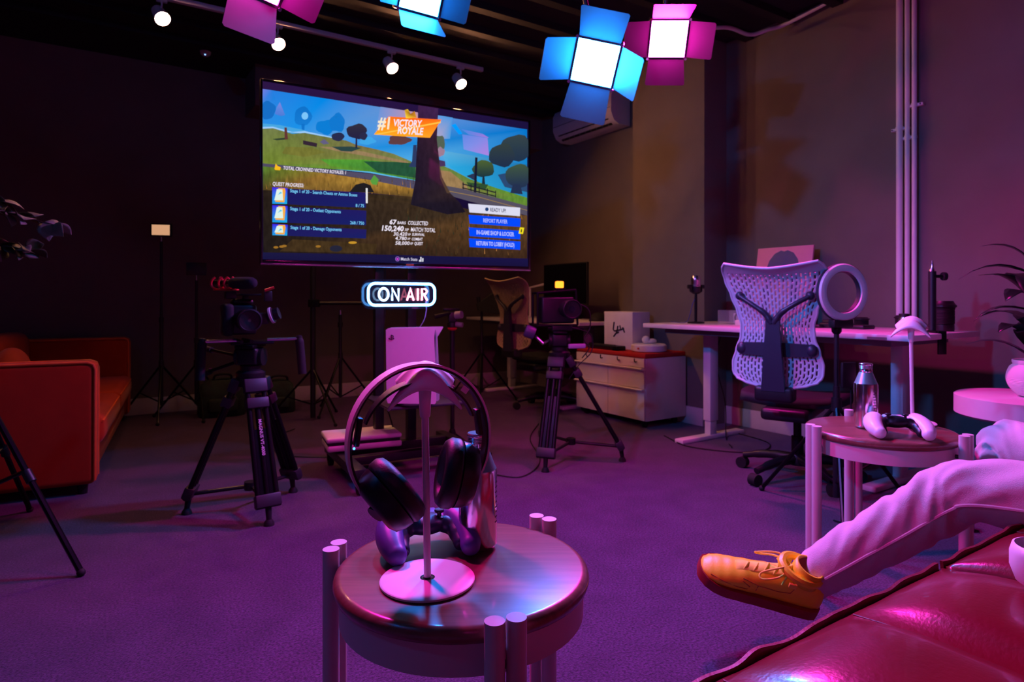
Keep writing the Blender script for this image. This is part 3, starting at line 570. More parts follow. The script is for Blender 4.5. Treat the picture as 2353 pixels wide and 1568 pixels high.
([(0.0294,0.3075),(0.0772,0.3084),(0.0757,0.2129),(0.0296,0.2105)],[(60,10,220),(60,20,230),(20,170,225),(20,150,220)],0),
([(0.0484,0.3042),(0.0691,0.3057),(0.0708,0.2909),(0.0669,0.2262),(0.0386,0.2258)],[(240,165,60)],0),
([(0.0436,0.2983),(0.0611,0.2985),(0.0636,0.2364),(0.0358,0.2344)],[(215,235,225)],0),
([(0.0464,0.265),(0.0544,0.2848),(0.0612,0.2782),(0.0544,0.2735)],[(90,190,230)],0),
([(0.0774,0.1987),(0.3414,0.1976),(0.3396,0.143),(0.0775,0.1375)],[(24,22,88),(30,26,95),(20,30,98),(24,26,90)],0),
([(0.0296,0.2015),(0.0774,0.201),(0.0759,0.1388),(0.0297,0.1374)],[(60,10,220),(60,20,230),(20,170,225),(20,150,220)],0),
([(0.0486,0.1977),(0.0693,0.1986),(0.071,0.1837),(0.067,0.144),(0.0388,0.1443)],[(240,165,60)],0),
([(0.0438,0.1919),(0.0613,0.1916),(0.0638,0.1543),(0.036,0.1529)],[(215,235,225)],0),
([(0.0466,0.1585),(0.0546,0.1781),(0.0614,0.1713),(0.0546,0.1668)],[(90,190,230)],0),
([(0.3392,0.4488),(0.3457,0.4482),(0.3459,0.357),(0.3393,0.3576)],[(225,225,225)],0),
([(0.7344,0.4033),(0.9616,0.4038),(0.9604,0.3449),(0.739,0.3463)],[(212,212,232)],0),
([(0.7361,0.3298),(0.9629,0.33),(0.9616,0.2711),(0.7401,0.2727)],[(0,70,240)],0),
([(0.7362,0.2471),(0.9629,0.2447),(0.9616,0.1858),(0.7402,0.1899)],[(0,70,240)],0),
([(0.7368,0.1752),(0.9629,0.1708),(0.9616,0.1138),(0.7402,0.118)],[(0,70,240)],0),
([(0.8211,0.3763),(0.8206,0.3719),(0.8193,0.3678),(0.8172,0.3647),(0.8147,0.3628),(0.812,0.3625),(0.8095,0.3637),(0.8075,0.3663),(0.8062,0.3699),(0.8057,0.3743),(0.8062,0.3787),(0.8075,0.3827),(0.8095,0.3859),(0.812,0.3877),(0.8147,0.3881),(0.8172,0.3869),(0.8193,0.3843),(0.8206,0.3807)],[(30,60,110)],0),
([(0.9604,0.2681),(0.9807,0.2674),(0.9743,0.2231),(0.954,0.2249)],[(235,215,30)],0),
([(0.9654,0.2563),(0.9705,0.2559),(0.9693,0.234),(0.9635,0.2353)],[(60,60,30)],0),
([(0.0003,0.0384),(0.4521,0.0493),(0.9968,0.0552),(0.9987,0),(0,0)],[(22,22,62),(20,18,60),(22,18,66),(20,16,56),(18,18,58)],0),
([(0.4631,0.0257),(0.4626,0.0205),(0.4611,0.0159),(0.4588,0.0124),(0.4561,0.0105),(0.4532,0.0103),(0.4504,0.0119),(0.4482,0.0152),(0.4467,0.0196),(0.4462,0.0247),(0.4467,0.0299),(0.4482,0.0345),(0.4504,0.038),(0.4531,0.04),(0.4561,0.0401),(0.4588,0.0385),(0.4611,0.0353),(0.4625,0.0308)],[(150,110,200)],0),
([(0.4611,0.0256),(0.4607,0.0215),(0.4596,0.018),(0.4579,0.0152),(0.4558,0.0137),(0.4535,0.0136),(0.4514,0.0149),(0.4497,0.0174),(0.4486,0.0209),(0.4482,0.0249),(0.4486,0.0289),(0.4497,0.0325),(0.4514,0.0352),(0.4535,0.0367),(0.4557,0.0368),(0.4578,0.0356),(0.4596,0.033),(0.4607,0.0296)],[(50,20,90)],0),
([(0.4511,0.0309),(0.4581,0.0304),(0.4581,0.0187),(0.4512,0.0192)],[(200,60,200)],0),
([(0.5361,0.0119),(0.5407,0.0122),(0.5407,0.0241),(0.5361,0.0239)],[(215,215,230)],0),
([(0.5412,0.0122),(0.5459,0.0124),(0.5459,0.0416),(0.5412,0.0413)],[(215,215,230)],0),
([(0.5485,0.0126),(0.5532,0.0128),(0.5532,0.0351),(0.5485,0.0349)],[(215,215,230)],0),
]
SCREEN_TEXTS=[
('#1', 0.3808, 0.8199, 0.4277, 0.8258, 0.0725, (240, 225, 200), 0.15, 1),
('VICTORY', 0.4404, 0.8484, 0.5488, 0.8649, 0.0419, (235, 225, 240), 0.2, 1),
('ROYALE', 0.4543, 0.8043, 0.554, 0.8163, 0.0437, (235, 225, 240), 0.2, 1),
('TOTAL CROWNED VICTORY ROYALES: 1', 0.0639, 0.5139, 0.2699, 0.52, 0.0204, (235, 225, 240), 0.15, 0),
('QUEST PROGRESS:', 0.0304, 0.4181, 0.1295, 0.422, 0.0209, (235, 225, 240), 0.15, 1),
('Stage 1 of 20 - Search Chests or Ammo Boxes', 0.0851, 0.3877, 0.3087, 0.3927, 0.0189, (120, 205, 250), 0, 1),
('Stage 1 of 20 - Outlast Opponents', 0.0853, 0.2853, 0.2519, 0.286, 0.019, (120, 205, 250), 0, 1),
('Stage 1 of 20 - Damage Opponents', 0.0863, 0.1777, 0.2547, 0.1798, 0.019, (120, 205, 250), 0, 1),
('8 / 75', 0.3033, 0.3298, 0.3328, 0.3307, 0.0185, (120, 205, 250), 0, 1),
('268 / 750', 0.2843, 0.2245, 0.333, 0.2252, 0.0184, (120, 205, 250), 0, 1),
('67', 0.4249, 0.2388, 0.4519, 0.2385, 0.0283, (235, 225, 240), 0.15, 1),
('BARS', 0.4539, 0.2421, 0.4859, 0.2432, 0.0168, (235, 225, 240), 0.15, 1),
('COLLECTED', 0.4939, 0.2415, 0.5713, 0.245, 0.0237, (235, 225, 240), 0.15, 1),
('150,240', 0.3964, 0.196, 0.4779, 0.1993, 0.0313, (235, 225, 240), 0.15, 1),
('XP', 0.4809, 0.2013, 0.497, 0.2012, 0.0168, (235, 225, 240), 0.15, 1),
('MATCH TOTAL', 0.5046, 0.2003, 0.5999, 0.203, 0.0255, (235, 225, 240), 0.15, 1),
('30,420', 0.4392, 0.1687, 0.491, 0.1719, 0.0216, (235, 225, 240), 0.15, 1),
('XP', 0.493, 0.1737, 0.5041, 0.1739, 0.0136, (235, 225, 240), 0.15, 1),
('SURVIVAL', 0.5092, 0.1736, 0.5577, 0.1756, 0.017, (235, 225, 240), 0.15, 1),
('4,780', 0.4461, 0.1426, 0.489, 0.1438, 0.0217, (235, 225, 240), 0.15, 1),
('XP', 0.491, 0.1465, 0.5021, 0.1466, 0.0135, (235, 225, 240), 0.15, 1),
('COMBAT', 0.5082, 0.1446, 0.5505, 0.1466, 0.017, (235, 225, 240), 0.15, 1),
('58,000', 0.4461, 0.1133, 0.5001, 0.1151, 0.0217, (235, 225, 240), 0.15, 1),
('XP', 0.5012, 0.1177, 0.5134, 0.1178, 0.0136, (235, 225, 240), 0.15, 1),
('QUEST', 0.5185, 0.1165, 0.5515, 0.1174, 0.0188, (235, 225, 240), 0.15, 1),
('READY UP!', 0.8276, 0.3616, 0.8967, 0.3632, 0.0257, (40, 42, 80), 0, 1),
('REPORT PLAYER', 0.7981, 0.2874, 0.9041, 0.2884, 0.0256, (175, 185, 250), 0, 1),
('IN-GAME SHOP & LOCKER', 0.7689, 0.2053, 0.9339, 0.2041, 0.0271, (175, 185, 250), 0, 1),
('RETURN TO LOBBY (HOLD)', 0.7678, 0.1327, 0.9352, 0.1317, 0.0272, (175, 185, 250), 0, 1),
('Match Stats', 0.4671, 0.0167, 0.5299, 0.0167, 0.0185, (205, 200, 225), 0, 1),
]
# ---------------------------------------------------------------- television and its picture
TVW, TVH = 1.565, 0.929; TVR = 28.8
M_bezel = mat('glossy_black_bezel', (16, 14, 16), .18, .2, coat=.5)
tv = thing('television', 'large wall-sized television on a wheeled stand showing a game result screen', 'television', (-.577, 3.538, 1.11), TVR)
MB().box(-TVW/2+.02, TVW/2-.02, .012, .05, .02, TVH-.02, .01).build('back_shell', M_black, tv)
fr = MB(); t_ = .012
fr.box(-TVW/2, -TVW/2+t_, -.012, .02, 0, TVH, .003); fr.box(TVW/2-t_, TVW/2, -.012, .02, 0, TVH, .003)
fr.box(-TVW/2+t_, TVW/2-t_, -.012, .02, TVH-t_, TVH, .003); fr.box(-TVW/2+t_, TVW/2-t_, -.012, .02, .007, .024, .003)
fr.build('bezel', M_bezel, tv)
MB().box(-TVW/2, TVW/2, -.016, .02, -.004, .007, .003).build('bottom_trim', M_silver, tv)['label'] = 'polished metal strip along the bottom edge'
MB().box(-.022, .022, -.0145, -.012, .010, .020, .001).build('emblem', mat('copper_emblem', (225, 150, 90), .3, .8), tv)
M_scr = bpy.data.materials.new('screen_picture'); M_scr.use_nodes = True; nt = M_scr.node_tree; nt.nodes.clear()
out = nt.nodes.new('ShaderNodeOutputMaterial'); em = nt.nodes.new('ShaderNodeEmission'); at = nt.nodes.new('ShaderNodeAttribute'); at.attribute_name = 'col'
de = nt.nodes.new('ShaderNodeAttribute'); de.attribute_name = 'grain'
tc = nt.nodes.new('ShaderNodeTexCoord'); nz = nt.nodes.new('ShaderNodeTexNoise'); nz.inputs['Scale'].default_value = 22; nz.inputs['Detail'].default_value = 5
mp = nt.nodes.new('ShaderNodeMapping'); mp.inputs['Scale'].default_value = (2.2, 1, 1); nt.links.new(tc.outputs['Object'], mp.inputs[0]); nt.links.new(mp.outputs[0], nz.inputs['Vector'])
rp = nt.nodes.new('ShaderNodeMapRange'); rp.inputs[1].default_value = .3; rp.inputs[2].default_value = .7; rp.inputs[3].default_value = .35; rp.inputs[4].default_value = 1.6
nt.links.new(nz.outputs['Fac'], rp.inputs[0])
m1 = nt.nodes.new('ShaderNodeMix'); m1.data_type = 'FLOAT'; m1.inputs[2].default_value = 1.0
nt.links.new(de.outputs['Fac'], m1.inputs[0]); nt.links.new(rp.outputs[0], m1.inputs[3])
m2 = nt.nodes.new('ShaderNodeVectorMath'); m2.operation = 'SCALE'; nt.links.new(at.outputs['Color'], m2.inputs[0]); nt.links.new(m1.outputs[0], m2.inputs['Scale'])
nt.links.new(m2.outputs[0], em.inputs[0]); em.inputs[1].default_value = 0.92
gl = nt.nodes.new('ShaderNodeBsdfGlossy'); gl.inputs['Roughness'].default_value = .06; gl.inputs[0].default_value = (.035, .035, .035, 1)
ad = nt.nodes.new('ShaderNodeAddShader'); nt.links.new(em.outputs[0], ad.inputs[0]); nt.links.new(gl.outputs[0], ad.inputs[1]); nt.links.new(ad.outputs[0], out.inputs[0])
SW, SH, SX, SZ = TVW-2*t_, TVH-t_-.024, -TVW/2+t_, .024
def screen_mesh(name, items, y0, parent):
    vs = []; fs = []; cs = []; gs = []
    for k, (pts, tri, cols, g) in enumerate(items):
        o_ = len(vs); y = y0-.00001*k
        for i, (s, t) in enumerate(pts):
            vs.append((SX+s*SW, y, SZ+t*SH)); cs.append((*lin(cols[i % len(cols)]), 1)); gs.append(g)
        for f in tri: fs.append(tuple(i+o_ for i in f))
    me = bpy.data.meshes.new(name); me.from_pydata(vs, [], fs)
    ca = me.color_attributes.new('col', 'FLOAT_COLOR', 'POINT'); ca.data.foreach_set('color', [x for c in cs for x in c])
    ga = me.attributes.new('grain', 'FLOAT', 'POINT'); ga.data.foreach_set('value', [float(g) for g in gs])
    me.materials.append(M_scr)
    o = bpy.data.objects.new(name, me); col.objects.link(o); o.parent = parent; return o
screen = screen_mesh('screen', [([(0, 0), (1, 0), (1, 1), (0, 1)], [(0, 1, 2, 3)], [(18, 10, 40), (18, 8, 36), (26, 16, 60), (42, 20, 66)], 0)], -.0045, tv)
from mathutils.geometry import tessellate_polygon
items = []
for pts, cols, g in SCREEN_POLYS:
    tri = tessellate_polygon([[Vector((p[0]*1.7, p[1], 0)) for p in pts]])
    items.append((pts, [tuple(t) for t in tri], cols, (0, .3, .5)[g]))
screen_mesh('displayed_landscape', items, -.0048, screen)
titems = []
for s_, s0, t0, s1, t1, cap, c_, sh, bold in SCREEN_TEXTS:
    vs, fs, (x0, x1, y0, y1) = text_geo(s_, .03 if cap > .026 else .014, sh)
    cu = .7
    pts = [(s0+(p.x-x0)/(x1-x0)*(s1-s0), t0+(t1-t0)*(p.x-x0)/(x1-x0)+p.y/cu*cap) for p in vs]
    screen_mesh('displayed_text', [(pts, fs, [c_], 0)], -.0085, screen)

# ---------------------------------------------------------------- wheeled stand under the television
cart = thing('television_stand', 'black wheeled television stand with two posts and a shelf', 'stand', (-.577, 3.538, 0), TVR)
for x in (-.145, .046): MB().box(x-.026, x+.026, .075, .125, .12, 1.62, .006).build('post', M_black, cart)
MB().box(-.25, .16, .052, .075, 1.22, 1.60, .003).build('mount_plate', M_blackm, cart)
MB().box(-.225, .185, -.34, .125, .378, .392, .006).build('shelf', mat('dark_shelf', (60, 56, 62), .35, var=.1), cart)
for x in (-.385, .285): MB().box(x-.03, x+.03, -.41, .24, .075, .125, .006).build('side_rail', M_black, cart)
MB().box(-.355, .255, .07, .13, .075, .125, .006).build('cross_rail', M_black, cart); MB().box(-.355, .255, -.16, -.11, .078, .122, .006).build('cross_rail', M_black, cart)
for x in (-.385, .285):
    for y in (-.385, .215):
        c = MB(); c.cyl((x-.012, y, .032), (x+.012, y, .032), .032, n=18); c.cyl((x, y, .04), (x, y, .078), .010, n=10); c.box(x-.018, x-.014, y-.012, y+.012, .03, .07); c.box(x+.014, x+.018, y-.012, y+.012, .03, .07)
        c.build('caster', M_rubber, cart)
MB().tube(catmull([(-.10, .14, 1.3), (-.09, .15, .9), (-.12, .15, .5), (-.06, .1, .2)], 6), .004, 6).build('power_cord', M_cable, cart)

# ---------------------------------------------------------------- neon sign
sgn = thing('neon_sign', 'glowing ON AIR neon sign with a rounded white tube border', 'neon sign', (-.583, 3.36, .895), 32)
NW, NH = .39, .128
def rrect(w, h, r, n=5):
    pts = []
    for cx, cz, a0 in ((w/2-r, h/2-r, 0), (-w/2+r, h/2-r, 90), (-w/2+r, -h/2+r, 180), (w/2-r, -h/2+r, 270)):
        for k in range(n+1):
            a = math.radians(a0+90*k/n); pts.append((cx+r*math.cos(a), cz+r*math.sin(a)))
    return pts
M_acr = bpy.data.materials.new('smoked_acrylic'); M_acr.use_nodes = True; b = M_acr.node_tree.nodes['Principled BSDF']
b.inputs['Base Color'].default_value = (.01, .01, .015, 1); b.inputs['Roughness'].default_value = .02; b.inputs['Alpha'].default_value = .55; b.inputs['Specular IOR Level'].default_value = .6
b.inputs['Coat Weight'].default_value = .3; b.inputs['Coat Roughness'].default_value = .02
B = MB(); B.prism([(x, z) for x, z in rrect(NW+.03, NH+.03, .05)], -.003, .003, M=T(0, .045, .064) @ RX(90)); B.build('acrylic_back', M_acr, sgn)
MB().tube([(x, 0, z+.064) for x, z in rrect(NW-.014, NH-.014, .036)], .0065, 10, closed=True).build('border_tube', emit('neon_white', (.10, .38, 1.0), 14.0), sgn)
def stroke(pts): return [(x, 0, z+.064) for x, z in pts]
H2 = .032
on = MB(); on.tube([(-.105+.026*math.cos(a*PI/10), 0, .064+H2*math.sin(a*PI/10)) for a in range(20)], .0052, 8, closed=True)
on.tube(stroke([(-.058, -H2), (-.058, H2), (-.022, -H2), (-.022, H2)]), .0052, 8)
on.build('letters_on', emit('neon_ice', (.35, .62, 1.0), 8.0), sgn)
air = MB(); air.tube(stroke([(.026, -H2), (.045, H2), (.064, -H2)]), .0052, 8); air.tube(stroke([(.034, -.012), (.056, -.012)]), .0045, 8)
air.tube(stroke([(.088, -H2), (.088, H2)]), .0052, 8)
air.tube(stroke([(.112, -H2), (.112, H2), (.132, H2-.002), (.142, .018), (.134, .003), (.114, 0)]), .0052, 8); air.tube(stroke([(.124, 0), (.143, -H2)]), .0052, 8)
air.build('letters_air', emit('neon_rose', (1.0, .22, .36), 8.0), sgn)
for x in (-.02, .11): MB().box(x-.022, x+.022, .05, .15, .0, .028, .004).build('bracket', M_dark, sgn)
MB().tube(catmull([(.14, .01, .03), (.135, -.005, -.03), (.11, .0, -.1), (.05, .08, -.2)], 6), .0025, 6).build('wire', mat('clear_wire', (150, 140, 190), .3), sgn)

# ---------------------------------------------------------------- consoles
pc = thing('game_console', 'tall white game console standing upright on the stand shelf', 'game console', (-.508, 3.225, .394), 0)
def plate_outline(w, h, flare):
    return [(-w/2+.01, .004), (w/2-.006, 0), (w/2, .008), (w/2-.004, h*.5), (w/2-.010, h*.86), (w/2-.006+flare, h*.96), (w/2+flare, h-.003), (w/2-.004+flare, h), (-w/2+.012, h-.004), (-w/2, h-.012), (-w/2+.004, .02)]
M_cons = mat('console_white', (232, 228, 230), .5, var=.02)
for y, fl, ww in ((-.050, 0, .252), (.046, .02, .262)):
    MB().prism(plate_outline(ww, .385, fl), -.004, .004, M=T(0, y, .012) @ RX(90)).build('side_plate', M_cons, pc)
MB().box(-.112, .116, -.044, .040, .018, .385, .01).build('core', mat('console_black', (14, 14, 16), .15, coat=.5), pc)
MB().lathe([(.07, 0), (.075, .004), (.075, .009), (.06, .014)], 32).build('foot', M_black, pc)
lg = MB(); yl = -.0555   # small maker's mark on the side plate
LM = T(-.098, yl, .345) @ RX(90)
lg.prism([(-.003, -.010), (.002, -.012), (.002, .011), (.006, .009), (.007, .003), (.004, .001), (.004, -.002), (.009, .0), (.012, .006), (.009, .013), (.001, .016), (-.003, .0165)], -.0004, .0004, M=LM)
for sgn_ in (1, -1):
    lg.prism([(sgn_*.003, -.010), (sgn_*.014, -.006), (sgn_*.015, -.002), (sgn_*.010, -.0005), (sgn_*.004, -.002), (sgn_*.009, -.004), (sgn_*.003, -.0065)], -.0004, .0004, M=LM)
lg.build('logo', M_ink, pc)
pc2 = thing('game_console_slim', 'flat white game console lying on the base of the television stand', 'game console', (-.83, 3.47, .127), 24)
def slab(z0, z1, w=.40, d=.25): return [(-w/2, -d/2), (w/2, -d/2)]
MB().box(-.20, .20, -.12, .12, .052, .078, .012, 3).build('upper_shell', M_cons, pc2); MB().box(-.19, .19, -.115, .115, .036, .054, .004).build('core', M_ink, pc2)
MB().box(-.195, .20, -.12, .12, .004, .038, .012, 3).build('lower_shell', M_cons, pc2)
for x in (-.15, .15):
    for y in (-.08, .08): MB().cyl((x, y, -.003), (x, y, .006), .012, n=12).build('foot', M_rubber, pc2)

# ---------------------------------------------------------------- led panels with barn doors
def led_panel(label, loc, target, size, color, gain, roll=0, doors=(55, 55, 55, 55), arm=True, dl=None, name='led_panel_light', drop=None):
    loc = Vector(loc); d = (Vector(target)-loc).normalized()
    q = d.to_track_quat('-Z', 'Y'); M3 = q.to_matrix().to_4x4() @ RZ(roll)
    rt = thing(name, label, 'studio light', loc, 0, 'coloured studio panels')
    rt.rotation_euler = M3.to_euler()
    W, H = size; g = .012
    hb = MB(); hb.box(-W/2-g, W/2+g, -H/2-g, H/2+g, .006, .05, .006); hb.box(-W/2+.02, W/2-.02, -H/2+.02, H/2-.02, .05, .07, .006)
    for k in range(6): hb.box(-W/2+.04, W/2-.04, -H/2+.05+k*(H-.1)/6, -H/2+.06+k*(H-.1)/6, .07, .078)
    hb.build('housing', M_black, rt)
    f = MB(); f.box(-W/2-g, -W/2, -H/2-g, H/2+g, -.004, .006); f.box(W/2, W/2+g, -H/2-g, H/2+g, -.004, .006); f.box(-W/2, W/2, H/2, H/2+g, -.004, .006); f.box(-W/2, W/2, -H/2-g, -H/2, -.004, .006)
    f.build('frame', M_dark, rt)
    MB().add([(-W/2, -H/2, .002), (W/2, -H/2, .002), (W/2, H/2, .002), (-W/2, H/2, .002)], [(0, 3, 2, 1)]).build('diffuser', emit('panel_%s_%d' % ('pink' if color is PINK else 'blue', gain), color, gain), rt)
    L = dl or H*.85; M_door = mat('barn_door_metal', (46, 45, 50), .5, .1, var=.05)
    for k, (ang, rot) in enumerate(zip(doors, (0, 90, 180, 270))):      # right, top, left, bottom
        hw = (H if k % 2 == 0 else W)/2; off = (W if k % 2 == 0 else H)/2+g
        fl = .012 if k % 2 else .0
        dm = MB(); dm.prism([(0, -hw), (L-.008, -hw-fl), (L, -hw-fl+.008), (L, hw+fl-.008), (L-.008, hw+fl), (0, hw)], -.0012, .0012)
        o = dm.build('barn_door', M_door, rt); o.matrix_local = RZ(rot) @ T(off, 0, -.004) @ RY(90-ang)
    for sx_, sy_ in ((1, 1), (1, -1), (-1, 1), (-1, -1)):
        MB().cyl((sx_*(W/2+.008), sy_*(H/2+.008), -.012), (sx_*(W/2+.008), sy_*(H/2+.008), .008), .007, n=10).build('corner_knob', M_chrome, rt)
    y = MB(); y.tube([(-W/2-g-.002, 0, .03), (-W/2-g-.03, 0, .03), (-W/2-g-.03, 0, .12), (W/2+g+.03, 0, .12), (W/2+g+.03, 0, .03), (W/2+g+.002, 0, .03)], .007, 8); y.build('yoke', M_blackm, rt)
    inv = (Matrix.Translation(loc) @ M3).inverted()
    if arm:
        top = Vector(drop) if drop is not None else Vector((loc.x, loc.y, CEIL)); w0 = (Matrix.Translation(loc) @ M3) @ Vector((0, 0, .12))
        knee = w0 + (top-w0)*.35
        MB().tube([inv @ w0, inv @ knee], .011, 10).build('arm_lower', M_dark, rt); MB().tube([inv @ knee, inv @ top], .016, 10).build('arm_upper', M_silver, rt)
        MB().ell(inv @ w0, .02, 12, 8).build('ball_joint', M_blackm, rt)
        tp = MB(); tp.cyl(top-Vector((0, 0, .02)), top+Vector((0, 0, .0)), .04); tp.M = None
        tp.v = [inv @ p for p in tp.v]; tp.build('ceiling_plate', M_blackm, rt)
    return rt
led_panel('blue lit square panel light hanging beside the air conditioner', (.382, 2.9, 2.02), (-.10, 1.1, .72), (.19, .19), BLUE, BLUE_GAIN, 17, (50, 62, 40, 62), drop=(.20, 2.8, CEIL-.05))
led_panel('pink lit square panel light near the right wall and ceiling', (.842, 3.4, 2.335), (.62, 1.0, .7), (.19, .185), PINK, PINK_GAIN, 2, (75, 40, 65, 70), dl=.135, drop=(.842, 3.45, CEIL-.05))
led_panel('blue lit panel light cut off by the top of the picture, above the television', (-.37, 2.6, 2.20), (.9, .7, 1.0), (.175, .15), BLUE, BLUE_GAIN, 0, (60, 60, 60, 30), dl=.11, drop=(-.37, 2.65, CEIL-.05))
led_panel('pink lit panel light cut off at the top left of the picture', (-.83, 2.1, 2.02), (1.1, .8, .3), (.175, .15), PINK, PINK_GAIN*.75, 0, (60, 50, 60, 66), dl=.12, drop=(-.83, 2.15, CEIL-.05))
led_panel('added pink panel light, unseen, hanging high behind the viewer', (.25, -1.3, 2.40), (-.42, 3.2, .62), (.13, .15), PINK, 2000.0, 0, (-4, -5, -10, -8), dl=.38, drop=(.25, -1.35, CEIL-.05))  # extra panel out of view, added to light faces turned to the viewer
led_panel('added blue panel light, unseen, hanging to the left of the viewer', (-1.7, .4, 2.40), (1.25, 2.95, .85), (.17, .15), BLUE, 1100.0, 0, (0, 5, 0, -6), dl=.38, drop=(-1.7, .35, CEIL-.05))  # added out of frame to throw blue on the grey chair back

# ---------------------------------------------------------------- track rail and warm spots
tr = thing('track_rail', 'white ceiling track rail carrying the warm spot lamps', 'track rail', R(1.2, 4.43, CEIL-.05), 33.1)
MB().box(-1.7, 1.38, -.017, .017, -.03, 0, .002).build('rail', M_whitem, tr); MB().box(1.38, 1.40, -.018, .018, -.031, .0, .002).build('end_cap', M_whitem, tr)
wl = ('nearest the left edge of the picture', 'beside the pink panel door', 'above the middle of the television', 'nearest the right end of the rail')
for k, (x, y, z) in enumerate(((-2.153, 3.88, 2.665), (-1.58, 4.256, 2.66), (-.896, 4.70, 2.66), (-.41, 5.02, 2.65))):
    sp = thing('spot_lamp', 'small round warm spot lamp '+wl[k], 'spot lamp', (x, y, z), 0, 'warm spots on the ceiling track')
    d = Vector((.54-.04*k, -.42, -.68)).normalized(); q = d.to_track_quat('-Z', 'Y').to_matrix().to_4x4()
    MB().lathe([(.022, .10), (.036, .085), (.043, .0), (.047, -.017), (.043, -.017), (.0405, .0)], 24, M=q, ring=False).build('lamp_shade', M_whitem, sp)
    MB().lathe([(.0, -.004), (.04, -.004)], 24, M=q).build('bulb_face', emit('warm_bulb', WARM, WARM_GAIN), sp)
    p_top = Vector((0, 0, CEIL-.05-.03-z))
    MB().tube([q @ Vector((0, 0, .06)), q @ Vector((0, .05, .05)), p_top], .006, 8).build('stem', M_whitem, sp)
    MB().box(-.03, .03, -.014, .014, p_top.z-.02, p_top.z, .003, M=RZ(33.1)).build('track_adapter', M_whitem, sp)

sens = thing('ceiling_sensor', 'small white oval ceiling sensor with a blue light', 'sensor', (-2.39, 4.92, CEIL), 20)
MB().lathe([(.0, -.035), (.02, -.034), (.035, -.022), (.04, 0)], 24).build('body', M_white, sens); MB().ell((.0, -.024, -.03), .005, 8, 6).build('indicator', emit('indicator_blue', (.2, .4, 1), 3), sens)

# ---------------------------------------------------------------- air conditioner
ac = thing('air_conditioner', 'white split air conditioner mounted high on the right wall', 'air conditioner', R(3.945, 4.55, 2.47), 33.1)
prof = [(0, 0), (-.13, .0), (-.19, .03), (-.225, .10), (-.225, .24), (-.20, .285), (0, .29)]
L2 = .42
MB().prism([(p[0], p[1]) for p in prof], -L2, L2, M=RX(90) @ Matrix.Identity(4)).build('casing', M_white, ac)
MB().box(-.2295, -.225, -L2+.01, L2-.01, .135, .139).build('panel_seam', M_grey, ac)
vm = MB(); vm.add([(-.148, -L2+.06, .0045), (-.205, -L2+.06, .052), (-.205, L2-.06, .052), (-.148, L2-.06, .0045)], [(0, 1, 2, 3)]); vm.add([(-.150, -L2+.06, .0035), (-.2065, -L2+.06, .052), (-.2065, L2-.06, .052), (-.150, L2-.06, .0035)], [(0, 3, 2, 1)]); vm.build('outlet', M_black, ac)
for k in range(9):
    y = -L2+.1+k*(2*L2-.2)/8; MB().add([(-.152, y, .004), (-.207, y, .05), (-.207, y+.012, .05), (-.152, y+.012, .004)], [(0, 1, 2, 3)]).build('vane', M_grey, ac)
MB().ell((-.226, -L2+.17, .15), (.004, .012, .012), 12, 8).build('display_lamp', emit('ac_lamp', (1, .5, .15), 2.0), ac)

# ---------------------------------------------------------------- conduits and cable on the right wall
for k, (x, y, rr) in enumerate(((2.27, 3.696, .018), (2.293, 3.66, .0135), (2.314, 3.629, .0135))):
    p = Vector((x, y, 0))
    c = thing('wall_conduit', ('thick white conduit pipe on the right wall, left of three', 'thin white conduit pipe on the right wall, middle of three', 'thin white conduit pipe on the right wall, right of three')[k], 'pipe', p, 33.1, 'conduits on the right wall')
    MB().cyl((0, 0, .80), (0, 0, CEIL), rr, n=16).build('pipe', M_whitem, c)
    zc = 1.93+.06*k-(.12 if k == 1 else 0)
    cl = MB(); cl.cyl((0, 0, zc-.012), (0, 0, zc+.012), rr+.003, n=16); cl.box(0, .03, -rr-.03, rr+.03, zc-.008, zc+.008, .002); cl.build('clip', M_whitem, c)
    MB().ell((-.002, rr+.022 if k == 0 else -rr-.018, zc), .005, 8, 6).build('screw', M_chrome, c)
hose = MB().tube(catmull([(1.07, 4.0, 2.62), (1.40, 4.15, 2.72), (1.62, 4.3, 2.735), (1.75, 4.3, 2.77), (1.86, 4.28, 2.80), (2.05, 4.0, 2.84)], 8), .013, 10).build('white_hose', M_whitem)
tag(hose, 'white flexible hose looping along the ceiling to the pink panel', 'hose')
